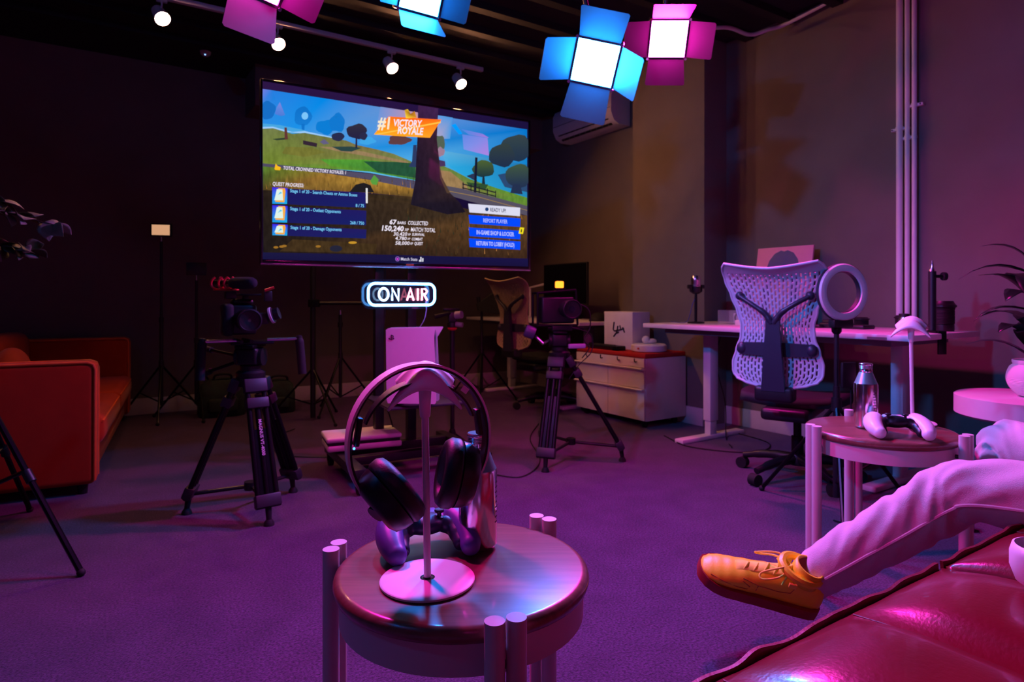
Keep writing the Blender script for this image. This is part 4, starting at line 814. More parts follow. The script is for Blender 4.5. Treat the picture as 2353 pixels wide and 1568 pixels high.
# ---------------------------------------------------------------- round side tables
def wood(name, c, c2):
    m = mat(name, c, .3, coat=.35); nt = m.node_tree; b = nt.nodes['Principled BSDF']
    tc = nt.nodes.new('ShaderNodeTexCoord'); mp = nt.nodes.new('ShaderNodeMapping'); mp.inputs['Scale'].default_value = (3.0, 40.0, 3.0); mp.inputs['Rotation'].default_value = (0, 0, math.radians(-12))
    nz = nt.nodes.new('ShaderNodeTexNoise'); nz.inputs['Scale'].default_value = 2.2; nz.inputs['Detail'].default_value = 6; nz.inputs['Roughness'].default_value = .65
    br = nt.nodes.new('ShaderNodeTexBrick'); br.inputs['Scale'].default_value = 9.0; br.inputs['Mortar Size'].default_value = .0; br.inputs['Color1'].default_value = (.9, .9, .9, 1); br.inputs['Color2'].default_value = (1.1, 1.1, 1.1, 1); br.inputs['Brick Width'].default_value = 2.6; br.inputs['Row Height'].default_value = .42
    mr = nt.nodes.new('ShaderNodeMapping'); mr.inputs['Rotation'].default_value = (0, 0, math.radians(-12))
    nt.links.new(tc.outputs['Object'], mp.inputs[0]); nt.links.new(mp.outputs[0], nz.inputs['Vector']); nt.links.new(tc.outputs['Object'], mr.inputs[0]); nt.links.new(mr.outputs[0], br.inputs['Vector'])
    mx = nt.nodes.new('ShaderNodeMix'); mx.data_type = 'RGBA'; mx.inputs[6].default_value = (*lin(c2), 1); mx.inputs[7].default_value = (*lin(c), 1)
    rp = nt.nodes.new('ShaderNodeMapRange'); rp.inputs[1].default_value = .35; rp.inputs[2].default_value = .65; nt.links.new(nz.outputs['Fac'], rp.inputs[0]); nt.links.new(rp.outputs[0], mx.inputs[0])
    ml = nt.nodes.new('ShaderNodeMix'); ml.data_type = 'RGBA'; ml.blend_type = 'MULTIPLY'; ml.inputs[0].default_value = 1
    nt.links.new(mx.outputs[2], ml.inputs[6]); nt.links.new(br.outputs['Color'], ml.inputs[7]); nt.links.new(ml.outputs[2], b.inputs['Base Color'])
    return m
M_walnut = wood('walnut', (136, 90, 76), (112, 72, 60))
M_legs = mat('table_leg_paint', (214, 196, 196), .4, var=.03)
def side_table(label, loc, Rt, H, pairs):
    t = thing('side_table', label, 'side table', loc, 0, 'round wooden side tables')
    MB().lathe([(.0, H-.026), (Rt-.012, H-.026), (Rt-.003, H-.022), (Rt, H-.013), (Rt-.002, H-.006), (Rt-.008, H-.001), (Rt-.014, H), (.0, H)], 72).build('table_top', M_walnut, t, angle=60)
    MB().lathe([(Rt-.024, H-.026), (Rt-.010, H-.026), (Rt-.010, H-.072), (Rt-.024, H-.072)], 64, ring=True).build('apron', M_legs, t)
    for a, sep in pairs:
        for s_ in (-1, 1):
            an = math.radians(a)+s_*sep/2; rr = Rt+.0175
            x, y = rr*math.cos(an), rr*math.sin(an)
            l = MB(); l.cyl((x, y, 0), (x, y, H+.018), .0145, n=24); l.build('leg', M_legs, t)
        x, y = (Rt-.005)*math.cos(math.radians(a)), (Rt-.005)*math.sin(math.radians(a))
        MB().cyl((x*.96, y*.96, H-.05), (x*1.07, y*1.07, H-.05), .006, n=10).build('joint_bolt', M_dark, t)
    return t
FT = (-.085, 1.09, 0); FH = .48
side_table('round walnut side table with the headphone stand, nearest the viewer', FT, .217, FH, ((171, .135), (51, .135), (-71, .135)))
RT = (1.20, 2.06, 0); RH = .515
side_table('round walnut side table with the white controller, beside the seated person', RT, .222, RH, ((190, .13), (308, .13), (80, .13)))

# ---------------------------------------------------------------- headphone stands and headset
M_stand = mat('stand_white', (236, 222, 226), .42, var=.02)
def saddle(M):
    g = MB()
    def fn(a, b):
        x = (a-.5)*.094; y = (b-.5)*.066
        w = .80+.42*max(0, (.45-b)/.45)+.22*max(0, (b-.55)/.45)
        y = lerp(-.034, .030, b); x *= w
        z = -.032*(abs(2*a-1))**1.8 - .026*max(0, (.45-b)/.45)**1.6 + .012*max(0, (b-.6)/.4)**2
        return (x, y, z)
    g.grid(fn, 24, 12, M); return g
def hp_stand(label, loc, h, rz, br):
    t = thing('headphone_stand', label, 'headphone stand', loc, rz, 'white headphone stands')
    MB().lathe([(.0, 0), (br-.004, 0), (br, .002), (br, .005), (br-.003, .007), (.0, .007)], 56).build('base_disc', M_stand, t)
    MB().lathe([(.0, .009), (.007, .009), (.008, .0072), (.012, .0072), (.012, .0066)], 24).build('base_nut', M_chrome, t)
    MB().cyl((0, 0, .007), (-.004, 0, h-.06), .0058, n=18).build('pole', M_stand, t)
    MB().lathe([(.0075, h-.075), (.0085, h-.072), (.011, h-.02), (.012, h-.005)], 24, M=T(-.004, 0, 0)).build('collar', M_stand, t)
    o = saddle(T(-.004, 0, h)).build('saddle', M_stand, t, angle=80); mod_solid(o, .004, 0)
    return t
HS = Vector((-.137, 1.023, FH)); hp_stand('white headphone stand holding the headset on the front table', HS, .342, 8, .0765)
hs2 = hp_stand('white empty headphone stand on the right table', (1.20+.155, 2.06+.075, RH), .35, -35, .07)

hd = thing('headset', 'white and black wireless headset hanging on the front stand', 'headset', HS, 24)
M_hw = mat('headset_white', (240, 226, 232), .35, var=.02); M_hb = mat('headset_black', (20, 19, 22), .36, var=.15); M_cush = mat('ear_cushion', (17, 16, 19), .5, var=.2, bump=.1, bscale=300)
zc, ra, rb = .232, .1175, .1235
def band(r0x, r0z, r1x, r1z, wy, a0, a1, n=48, zc=zc, x0=-.012, wy1=None):
    rings = []
    for k in range(n+1):
        a = math.radians(lerp(a0, a1, k/n)); c_, s_ = math.cos(a), math.sin(a)
        wk = wy if wy1 is None else lerp(wy1, wy, math.sin(PI*k/n))
        ex = 1+.05*max(0, -s_)
        rings.append([(x0+r0x*c_*ex, -wk, zc+r0z*s_), (x0+r1x*c_*ex, -wk, zc+r1z*s_), (x0+r1x*c_*ex, wk, zc+r1z*s_), (x0+r0x*c_*ex, wk, zc+r0z*s_)])
    return MB().loft(rings)
bo = band(ra-.0035, rb-.0035, ra, rb, .017, -52, 236, wy1=.010).build('outer_band', M_hw, hd)
band(ra-.0072, rb-.0072, ra-.0036, rb-.0036, .0125, -50, 234, wy1=.008).build('inner_band', M_hb, hd)
band(ra-.025, rb-.032, ra-.022, rb-.0285, .017, 20, 160, wy1=.008).build('suspension_strap', M_hb, hd)
for s_ in (-1, 1): # strap ends hooked to the band
    a = math.radians(90-s_*72)
    MB().box(-.004, .004, -.009, .009, -.022, .022, .002, M=T(-.012+(ra-.013)*math.cos(a), 0, zc+(rb-.018)*math.sin(a)-.012) @ RY(-s_*8)).build('strap_hook', M_black, hd)
MB().box(-.006, .006, -.0178, -.0172, -.005, .005, .0, M=T(.058, 0, zc+.078) @ RY(38)).build('side_tag', M_white, hd)
def cup(M, k):
    c = MB().lathe([(.0, -.03), (.030, -.03), (.040, -.025), (.045, -.012), (.0465, .0), (.0, .0)], 36, M=M @ Matrix.Diagonal((1.0, 1.13, 1, 1))).build('ear_cup', M_hb, hd, angle=50)
    q = MB().lathe([(.046, .0015), (.049, .006), (.049, .018), (.044, .026), (.036, .029), (.029, .025), (.027, .012), (.0, .010)], 36, M=M @ Matrix.Diagonal((1.0, 1.13, 1, 1))).build('ear_cushion', M_cush, hd, angle=60)
def orient(z, x_hint):
    z = Vector(z).normalized(); x = Vector(x_hint); x = (x-z*x.dot(z)).normalized(); y = z.cross(x)
    return Matrix(((x.x, y.x, z.x, 0), (x.y, y.y, z.y, 0), (x.z, y.z, z.z, 0), (0, 0, 0, 1)))
cL = Vector((-.062, -.004, .148)); cR = Vector((.052, .002, .168))
cup(T(*cL) @ orient((.78, .06, .58), (0, 1, 0)) @ Matrix.Scale(1.08, 4), 0)
cup(T(*cR) @ orient((-.945, .16, .20), (0, 1, .2)) @ Matrix.Scale(1.05, 4), 1)
for cc, a, d in ((cL, 236, (-.7, -.38, -.56)), (cR, -52, (.92, .3, -.18))):
    e = Vector((-.012+ra*math.cos(math.radians(a))*1.03, 0, zc+rb*math.sin(math.radians(a)))); p = cc+Vector(d).normalized()*.026
    MB().tube(catmull([e+Vector((0, 0, .012)), e, (e+p)/2+Vector((0, 0, -.004)), p], 5), [.009]*16 if False else .0085, 10, sx=.6).build('yoke', M_hw, hd)
    MB().cyl(p-Vector(d).normalized()*.004, p+Vector(d).normalized()*.012, .014, n=16).build('hinge', M_hb, hd)
MB().ell((-.012-ra+.010, -.013, zc-.002), .002, 8, 6).build('status_light', emit('status_blue', (.05, .3, 1), 4), hd)

# ---------------------------------------------------------------- aluminium bottles
M_alu = mat('bottle_aluminium', (214, 206, 210), .17, 1.0, var=.05, vscale=8); M_mint = mat('mint_lacquer', (140, 205, 185), .3, .55)
def bottle(label, loc, rz):
    t = thing('aluminium_bottle', label, 'bottle', loc, rz, 'aluminium water bottles')
    r = .0355
    MB().lathe([(.0, .004), (.022, .002), (.026, 0), (.031, .003), (r, .010), (r, .142), (r-.001, .146)], 48).build('body', M_alu, t, angle=50)
    MB().lathe([(r-.001, .146), (r-.004, .152), (.0215, .178), (.0195, .182)], 48).build('shoulder', M_mint, t)
    MB().lathe([(.0185, .182), (.0205, .186), (.0185, .190), (.0185, .194)], 40).build('neck', M_alu, t)
    c = MB(); pr = [(.0195, .194)]
    for k in range(4): pr += [(.0200, .1945+k*.0028), (.0190, .1958+k*.0028)]
    pr += [(.0203, .2065), (.0203, .2095), (.0185, .2115), (.0, .2115)]
    c.lathe(pr, 48).build('cap', M_silver, t)
    pn = MB()
    for k in range(9):
        a0 = math.radians(-25+(k % 3)*2); z = .05+k*.009
        pn.add([((r+.0003)*math.cos(a0+j*.05), (r+.0003)*math.sin(a0+j*.05), z+dz) for dz in (0, .0022) for j in range(6+(k*5) % 4)], [(j, j+1, (6+(k*5) % 4)+j+1, (6+(k*5) % 4)+j) for j in range(5+(k*5) % 4)])
    pn.build('printed_lines', mat('bottle_print', (92, 84, 92), .5), t)
    return t
bottle('silver aluminium bottle standing behind the headset on the front table', (-.063, 1.165, FH), 0)
bottle('silver aluminium bottle on the right table behind the white controller', (1.158, 2.045+.02, RH), -60)

# ---------------------------------------------------------------- game controllers
def controller(label, loc, rz, c_shell, c_mid, pitch=0):
    t = thing('game_controller', label, 'game controller', loc, rz, 'game controllers')
    s = MB()
    for k in (-1, 1):
        pts = [(k*.046, .030, .040), (k*.056, .020, .040), (k*.064, .0, .037), (k*.069, -.025, .032), (k*.069, -.048, .026), (k*.066, -.064, .021)]
        s.tube(catmull(pts, 4), [r_*1.17 for r_ in (.020, .0215, .023, .0245, .025, .0255, .025, .0248, .0245, .024, .0235, .0228, .022, .0213, .0205, .0198, .019, .0182, .0175, .0168, .016)], 18)
        s.ell((k*.0655, -.066, .0205), .0185, 14, 10)
    s.ell((0, .026, .040), (.064, .030, .019), 28, 14)
    o = mod_remesh(s.build('shell', c_shell, t), .0026, 6)
    m = MB(); m.ell((0, .008, .042), (.042, .034, .0185), 24, 14); m.box(-.033, .033, -.012, .012, .030, .052, .009, 3)
    for k in (-1, 1): m.tube(catmull([(k*.030, .0, .042), (k*.047, -.012, .036), (k*.052, -.035, .026), (k*.053, -.056, .016)], 4), [.016]*4+[.0155]*4+[.014]*4+[.011], 14)
    mod_remesh(m.build('centre_panel', c_mid, t), .0024, 5)
    MB().box(-.027, .027, .018, .046, .050, .0585, .005, 3, M=Matrix.Identity(4)).build('touchpad', c_shell, t)
    for k in (-1, 1):
        st = MB(); st.lathe([(.011, .050), (.009, .055), (.004, .056), (.004, .062), (.0085, .064), (.0092, .067), (.008, .069), (.0, .068)], 20, M=T(k*.024, -.002, 0)); st.build('thumb_stick', M_black, t)
        for dx, dy in ((.008, 0), (-.008, 0), (0, .008), (0, -.008)):
            MB().lathe([(.0042, .055), (.0042, .0615), (.0, .0622)], 12, M=T(k*.055+dx, .026+dy, 0)).build('button', c_mid if k < 0 else M_grey, t)
        MB().box(-.012, .012, -.008, .006, -.007, .007, .005, 3, M=T(k*.053, .052, .036)).build('trigger', M_black, t)
    return t
M_purp = mat('purple_controller_shell', (96, 70, 150), .42, var=.04); M_midn = mat('midnight_panel', (44, 36, 66), .4, var=.05)
controller('dark purple game controller under the headset on the front table', (-.158, 1.162, FH), 20, M_purp, M_midn)
controller('white game controller with black centre on the right table', (1.185, 1.945, RH), -14, mat('white_controller_shell', (232, 228, 232), .38), M_black)

# ---------------------------------------------------------------- red leather sofa
M_leath = mat('red_leather', (112, 8, 22), .30, var=.22, vscale=6, bump=.12, bscale=140, coat=.25)
M_leathd = mat('red_leather_edge', (104, 16, 24), .5, var=.3, vscale=20, bump=.3, bscale=120)
rs = thing('leather_sofa', 'red leather sofa with stitched seat panels under the seated person', 'sofa', R(1.4, .1, 0), 33.1)
def to_l(u, v, z): return (u-1.4, v-.1, z)
VF, VB, ZS = .575, -.42, .405
for c0, ps in ((0, (.42, .72, 1.05, 1.38)), (1, (1.395, 1.73, 2.07, 2.42))):
    cu_ = MB(); rings = []
    us = []
    for a, b_ in zip(ps, ps[1:]):
        for k in range(10): us.append((lerp(a, b_, k/10), k/10))
    us.append((ps[-1], 1.0))
    nv = 26
    def hz(u, f, w):
        pf = (max(0, 1-abs(2*f-1)**3.2))**.6
        en = min(1, max(0, (VF-w)/.16)); en = (1-(1-en)**2.2)
        r_ = ZS+.006+(.010+.034*pf)*en
        return r_ + .0022*noise.noise(Vector((u*14, w*14, 0)))*en
    ws = [VF-(VF-VB)*(j/nv)**1.4 for j in range(nv+1)]
    vs = [to_l(u, w, hz(u, f, w)) for w in ws for (u, f) in us]
    n = len(us); fs = [(j*n+i, j*n+i+1, (j+1)*n+i+1, (j+1)*n+i) for j in range(nv) for i in range(n-1)]
    cu_.add(vs, fs)
    o = cu_.build('seat_cushion', M_leath, rs, angle=75); mod_solid(o, .05, 1 if False else -1)
    # raw leather flange along the front edge
    fl = MB(); pts = []
    N = 90
    for k in range(N+1):
        u = lerp(ps[0], ps[-1]-.004, k/N); wv = .0016*math.sin(u*38+2*math.sin(u*9))+.0022*noise.noise(Vector((u*17, 3, c0)))
        top = .014+.005*noise.noise(Vector((u*13, 9, c0)))
        pts.append([to_l(u, VF+wv, ZS-.03), to_l(u, VF+.006+wv, ZS-.03), to_l(u, VF+.009+wv*1.6, ZS+top), to_l(u, VF+.003+wv*1.6, ZS+top)])
    fl.loft(pts).build('edge_flange', M_leathd, rs)
    for a in ps[1:-1]:
        MB().tube([to_l(a, lerp(VF-.005, VB, k/20), hz(a, 0, lerp(VF-.005, VB, k/20))+.0005) for k in range(21)], .0016, 6).build('seam_stitch', M_leathd, rs)
bs = MB(); bs.box(.44-1.4, 2.40-1.4, VB-.1, VF-.1-.03, .06, ZS-.045, .03, 3); bs.build('base', M_leathd, rs)
bk = MB(); bk.box(.44-1.4, 2.40-1.4, VB-.40, VB-.11, .10, .80, .09, 4); bk.build('backrest', M_leath, rs)
for x in (-.9, .9):
    for y in (-.5, .3): MB().cyl((x, y, 0), (x, y, .07), .022, .03).build('foot', M_black, rs)

mg = thing('white_mug', 'white round mug with dark inside at the right edge on the sofa', 'mug', (.885, 1.040, .456), 0)
MB().lathe([(.0, .0), (.028, .0), (.044, .012), (.052, .035), (.052, .058), (.048, .072), (.045, .073), (.045, .068), (.048, .055), (.047, .034), (.036, .014), (.0, .008)], 40).build('cup', M_white, mg, angle=60)
MB().lathe([(.0, .05), (.0475, .05)], 32).build('drink', mat('black_coffee', (16, 9, 8), .1), mg)
MB().tube(catmull([(.050, 0, .058), (.078, 0, .055), (.08, 0, .03), (.052, 0, .022)], 6), .006, 10).build('handle', M_white, mg)

# ---------------------------------------------------------------- seated person
M_pants = mat('khaki_cotton', (206, 190, 190), .85, var=.07, vscale=9, bump=.25, bscale=420, sheen=.3)
M_skin = mat('skin', (150, 98, 78), .5, var=.06)
M_shirt = mat('dark_shirt', (40, 40, 48), .85, var=.1)
ps_ = thing('person', 'person in light khaki trousers and yellow sneakers sitting on the red sofa, legs stretched out', 'person', (1.55, 1.28, 0))
H1, K1, A1 = Vector((1.47, 1.27, .515)), Vector((1.105, 1.60, .435)), Vector((.790, 1.70, .180))
H2, K2, A2 = Vector((1.72, 1.43, .515)), Vector((1.49, 1.89, .470)), Vector((1.545, 1.77, .16))
def limb(mb, stops, n=48, rings=70, folds=(), seed=0, cap=True):
    P = catmull([s[0] for s in stops], 12); rad = []
    m = len(stops)-1
    for i in range(len(P)):
        x = i/12; k = min(int(x), m-1); t = x-k; t = t*t*(3-2*t); rad.append(lerp(stops[k][1], stops[k+1][1], t))
    L = len(P); rg = []
    t0 = (P[1]-P[0]).normalized(); nrm = (Vector((0, 0, 1))-t0*t0.z).normalized()
    for i in range(L):
        t = (P[min(i+1, L-1)]-P[max(i-1, 0)]).normalized(); nrm = (nrm-t*nrm.dot(t)).normalized(); bn = t.cross(nrm)
        ring = []
        for k in range(n):
            a = 2*PI*k/n; d = nrm*math.cos(a)+bn*math.sin(a); r = rad[i]
            w = noise.noise((P[i]+d*r)*11+Vector((seed, 0, 0)))*.05 + noise.noise((P[i]*3+d*.3)*9)*.03
            for (fi, amp, wd, fr, tw) in folds:
                w += 2.4*amp*math.exp(-((i/(L-1)-fi)/wd)**2)*noise.noise(Vector((fr*i/(L-1)*2.3+1.1*tw*math.sin(a+seed), math.cos(a)*.9, seed+math.sin(a)*.9)))
            ring.append(P[i]+d*r*(1+w))
        rg.append(ring)
    mb.loft(rg); return P, rad
tz = MB()
P1, R1 = limb(tz, [(H1, .098), (H1.lerp(K1, .5)+Vector((0, 0, .003)), .084), (K1.lerp(H1, .12)+Vector((0, 0, .016)), .077), (K1+Vector((.0, .0, -.002)), .076), (K1.lerp(A1, .3), .074), (K1.lerp(A1, .65), .066), (A1.lerp(K1, .08), .060), (A1, .054)], folds=((.48, .085, .10, 15, 2.6), (.93, .11, .09, 19, 2.4), (.28, .05, .12, 10, 2.8), (.68, .055, .11, 12, 3.0)), seed=1.3)
P2, R2 = limb(tz, [(H2, .10), (H2.lerp(K2, .5), .09), (K2.lerp(H2, .15)+Vector((0, 0, .012)), .088), (K2, .085), (K2.lerp(A2, .4), .078), (A2, .062)], folds=((.58, .09, .12, 14, 2.8), (.85, .08, .1, 15, 2)), seed=4.1)
tz.ell((1.60, 1.33, .54), (.185, .15, .13), 28, 16); tz.tube([H1, (1.58, 1.31, .53), H2], .10, 20)
tro = mod_remesh(tz.build('trousers', M_pants, ps_, world=True), .0052, 1)
def surf(P, R_, i, down=.0, push=1.0):
    t = (P[min(i+1, len(P)-1)]-P[max(i-1, 0)]).normalized()
    d = (Vector((0, 0, .94))-P[i]); d = d.normalized()+Vector((0, 0, down)); d = (d-t*d.dot(t)).normalized()
    return P[i]+d*R_[i]*push
for dn, nm in ((-.42, 'side_seam'),):
    pts = [surf(P1, R1, i, dn, 1.005) for i in range(4, len(P1)-1)]
    MB().tube(catmull(pts[::3], 3), .0042, 6).build(nm, M_pants, ps_, world=True)
bd = MB(); sh_c = Vector((1.71, 1.14, .92)); nk = Vector((1.75, 1.07, 1.13)); hdc = Vector((1.755, 1.085, 1.235))
bd.tube(catmull([(1.61, 1.32, .56), (1.64, 1.26, .70), (1.69, 1.17, .88), (1.73, 1.11, 1.04), nk], 5), [.13, .135, .14, .14, .14, .142, .145, .15, .155, .16, .16, .155, .15, .14, .12, .10, .085, .075, .07, .065, .06], 24, sx=1.0)
for s_ in (-1, 1):
    ud = Vector((CU, SU, 0))*s_
    S = Vector((1.725, 1.12, 1.02))+ud*.19; E_ = S+Vector((-.04, .10, -.27))+ud*.06; W_ = E_+Vector((-.10, .22, -.02))-ud*.13
    bd.tube(catmull([S-ud*.08, S, S.lerp(E_, .5), E_, E_.lerp(W_, .6)], 4), [.075]*4+[.068]*4+[.058]*4+[.05]*5, 16)
    hn = MB(); hn.tube([E_.lerp(W_, .55), W_], [.038, .03], 14); f_ = (W_-E_).normalized(); hn.ell(W_+f_*.05, (.038, .048, .02), 16, 10)
    for q in range(4):
        b0 = W_+f_*.085+ud*(.03-.02*q); hn.tube(catmull([b0-f_*.02, b0+f_*.035, b0+f_*.055+Vector((0, 0, -.025)), b0+f_*.05+Vector((0, 0, -.045))], 3), [.0095]*7+[.008]*3, 10)
    b0 = W_+f_*.03-ud*.03*1; hn.tube([b0, b0-ud*.03+f_*.03, b0-ud*.035+f_*.055+Vector((0, 0, -.01))], [.012, .0105, .009], 10)
    mod_remesh(hn.build('hand', M_skin, ps_, world=True), .004, 3)
mod_remesh(bd.build('shirt', M_shirt, ps_, world=True), .012, 3)
hm = MB(); hm.tube([nk-Vector((0, 0, .03)), hdc-Vector((0, 0, .05))], [.055, .052], 18); hm.ell(hdc, (.078, .095, .115), 24, 16)
fd = Vector((-.55, .83, 0)); hm.ell(hdc+fd*.09-Vector((0, 0, .01)), (.014, .018, .024), 12, 8)
for s_ in (-1, 1): hm.ell(hdc+Vector((CU, SU, 0))*s_*.078, (.012, .02, .032), 12, 8)
mod_remesh(hm.build('head', M_skin, ps_, world=True), .006, 3)
for s_ in (-1, 1): MB().ell(hdc+fd*.080+Vector((CU, SU, 0))*s_*.032+Vector((0, 0, .008)), .011, 12, 8).build('eye', M_white, ps_, world=True)
MB().tube([hdc+fd*.098+Vector((CU, SU, 0))*q*.022-Vector((0, 0, .055)) for q in (-1, 0, 1)], .005, 8).build('mouth', mat('lips', (130, 70, 65), .5), ps_, world=True)
hr = MB(); hr.ell(hdc-fd*.018+Vector((0, 0, .035)), (.09, .105, .10), 24, 14); mod_remesh(hr.build('hair', mat('dark_hair', (22, 17, 15), .6), ps_, world=True), .008, 2)
# sock between shoe and cuff
M_shoe = mat('yellow_leather', (255, 236, 40), .42, var=.1, vscale=14, bump=.08, bscale=260); M_sole = mat('gum_sole', (150, 44, 40), .55, var=.1)
M_lace = mat('yellow_lace', (255, 246, 80), .7, var=.05); M_stitch = mat('shoe_stitch', (170, 88, 30), .6)
def shoe(M):
    n = 24; sec = [(-.152, .016, .022, .060), (-.146, .030, .015, .084), (-.125, .0365, .011, .100), (-.09, .0395, .010, .108), (-.05, .041, .010, .102), (0, .0435, .010, .090), (.045, .047, .010, .076), (.085, .0495, .010, .064), (.115, .0495, .012, .056), (.138, .044, .014, .050), (.154, .033, .018, .043), (.164, .016, .022, .036)]
    def ring(x, w, z0, z1, k0=1.0):
        out_ = []
        for k in range(n):
            a = 2*PI*k/n; c_, s_ = math.cos(a), math.sin(a)
            e = .72 if s_ < 0 else .95
            yy = math.copysign(abs(c_)**e, c_)*w*k0; zz = (z0+z1)/2+math.copysign(abs(s_)**e, s_)*(z1-z0)/2
            out_.append((x, yy*(1-.12*max(0, s_)), zz))
        return out_
    xs = [s[0] for s in sec]
    fine = []
    for i in range(45):
        x = lerp(-.152, .164, i/44); fine.append((x, interp([(s[0], s[1]) for s in sec], x), interp([(s[0], s[2]) for s in sec], x), interp([(s[0], s[3]) for s in sec], x)))
    sh = MB(); sh.loft([ring(*f) for f in fine], M=M); o = sh.build('shoe', M_shoe, ps_, angle=60, world=True)
    so = MB(); rr = []
    for (x, w, z0, z1) in fine:
        lift = .016*max(0, (x-.08)/.084)**1.6; ww = w*1.07+.001
        rr.append([(x*1.015, -ww, .020+lift), (x*1.015, -ww*1.0, .008+lift), (x*1.015, -ww*.93, -.012+lift), (x*1.015, ww*.93, -.012+lift), (x*1.015, ww, .008+lift), (x*1.015, ww, .020+lift)])
    so.loft(rr, M=M).build('sole', M_sole, o, angle=30)
    co = MB(); co.tube([M @ Vector(p) for p in ((-.088, 0, .085), (-.090, 0, .110), (-.094, 0, .132))], [.041, .038, .037], 24, caps=False); c_o = co.build('collar', M_shoe, o); mod_solid(c_o, .005)
    sp_ = MB(); sp_.tube([M @ Vector((-.075+.047*math.cos(a*PI/16)*1.05, .0445*math.sin(a*PI/16), .112+.006*math.cos(a*PI/16))) for a in range(32)], .011, 8, closed=True, sx=1.0); sp_.build('ankle_strap', M_shoe, o)
    def top(x): return interp([(s[0], s[3]) for s in sec], x)
    lc = MB()
    for k in range(5):
        x = .062-.024*k; z = top(x)+.003; w = .017+.0012*k
        lc.tube(catmull([M @ Vector(p) for p in ((x, -w, z-.010), (x-.007, -w*.4, z), (x-.013, w*.4, z+.001), (x-.020, w, z-.007))], 4), .0026, 8)
        lc.tube(catmull([M @ Vector(p) for p in ((x, w, z-.010), (x-.007, w*.4, z+.003), (x-.013, -w*.4, z+.004), (x-.020, -w, z-.007))], 4), .0026, 8)
    kz = top(-.052)+.012
    for s_, l_ in ((-1, 1.0), (1, .8)):
        lc.tube(catmull([M @ Vector(p) for p in ((-.052, 0, kz), (-.02, s_*.026, kz+.008), (.028*l_, s_*.040*l_, kz-.022), (.02, s_*.046, kz-.03), (-.02, s_*.038, kz-.014), (-.050, s_*.004, kz))], 6), .0026, 8)
        lc.tube(catmull([M @ Vector(p) for p in ((-.052, 0, kz), (-.04, s_*.03, kz-.006), (-.03, s_*.046, kz-.03))], 5), .0026, 8)
    lc.ell(M @ Vector((-.052, 0, kz)), .006, 10, 8); lc.build('laces', M_lace, o)
    tg = MB(); tg.grid(lambda a, b_: tuple(M @ Vector((lerp(.078, -.085, b_), (a-.5)*(.034+.010*b_), top(lerp(.078, -.085, b_))+.0006-.0075*(2*a-1)**2))), 8, 14); mod_solid(tg.build('tongue', M_lace, o, angle=70), .003, 1)
    for s_ in (-1, 1):
        tb = MB()
        def side(x, zf): # point on the flank
            w = interp([(q[0], q[1]) for q in sec], x); z0 = interp([(q[0], q[2]) for q in sec], x); z1 = interp([(q[0], q[3]) for q in sec], x)
            zz = lerp(z0, z1, zf); sv = (zz-(z0+z1)/2)/((z1-z0)/2); cv = max(0, 1-abs(sv)**(2/.9))**.45
            return M @ Vector((x, s_*w*cv*(1-.12*max(0, sv))*1.005, zz))
        tb.tube([side(x, f) for x, f in ((.140, .74), (.11, .62), (.07, .45), (.045, .40), (.04, .55), (.06, .72))], .0011, 6)
        tb.tube([side(x, f) for x, f in ((.06, .80), (.02, .62), (-.03, .52), (-.06, .55), (-.07, .75))], .0011, 6); tb.tube([side(x, f) for x, f in ((.02, .62), (.022, .4), (.018, .15))], .0011, 6)
        tb.build('stitching', M_stitch, o)
        MB().box(-.010, .010, -.004, .004, -.007, .007, .002, M=M @ T(-.055, s_*.046, .092)).build('strap_tab', M_lace, o)
    for q in o.children: q.matrix_parent_inverse = Matrix.Identity(4)
    return o
def frame(o_, x, up):
    x = Vector(x).normalized(); z = Vector(up); z = (z-x*z.dot(x)).normalized(); y = z.cross(x)
    return Matrix(((x.x, y.x, z.x, o_.x), (x.y, y.y, z.y, o_.y), (x.z, y.z, z.z, o_.z), (0, 0, 0, 1)))
fx = Vector((-.955, .16, .25)).normalized(); upv = Vector((.2, -.42, .88)); fm = frame(Vector((0, 0, 0)), fx, upv)
hp = Vector((.806, 1.70, .098)); org = hp - (fm @ Vector((-.145, 0, -.010)))
FM1 = frame(org, fx, upv); shoe(FM1)
ax = FM1 @ Vector((-.092, 0, .118)); MB().tube([ax, ax.lerp(A1, .6), A1], [.034, .036, .04], 20).build('sock', mat('dark_pink_sock', (150, 84, 92), .8), ps_, world=True)
FM2 = frame(Vector((1.50, 1.84, .012)), (-.50, .86, 0), (0, 0, 1)); s2 = shoe(FM2)
ax = FM2 @ Vector((-.092, 0, .11)); MB().tube([ax, A2], [.036, .04], 20).build('sock', mat('dark_pink_sock', (150, 84, 92), .8), ps_, world=True)
# ---------------------------------------------------------------- desks along the right wall
M_desk = mat('desk_laminate', (232, 226, 226), .35, var=.02)
def desk(label, u0, u1, v0, v1, H, legs, fu0, fu1):
    t = thing('standing_desk', label, 'desk', R(u0, v0, 0), 33.1, 'white standing desks')
    W, L = u1-u0, v1-v0
    MB().box(0, W, 0, L, H-.028, H, .004).build('desktop', M_desk, t)
    MB().box(.08, W-.06, .12, L-.12, H-.062, H-.030, .003).build('under_frame', M_grey, t)
    for v in legs:
        y = v-v0; x = (fu0+fu1)/2-u0
        MB().box(x-.04, x+.04, y-.03, y+.03, .12, H-.060, .004).build('leg_sleeve', M_desk, t)
        MB().box(x-.032, x+.032, y-.024, y+.024, .028, .14, .003).build('leg_column', M_whitem, t)
        MB().box(fu0-u0, fu1-u0, y-.035, y+.035, .0, .028, .006).build('leg', M_desk, t)
    return t
dk = desk('long white standing desk in front of the wall pipes', 3.05, 3.78, 1.40, 3.07, .77, (1.62, 2.82), 3.12, 3.74)
MB().box(-.0015, 0, .10, .19, .745, .757).build('edge_sticker', M_grey, dk)
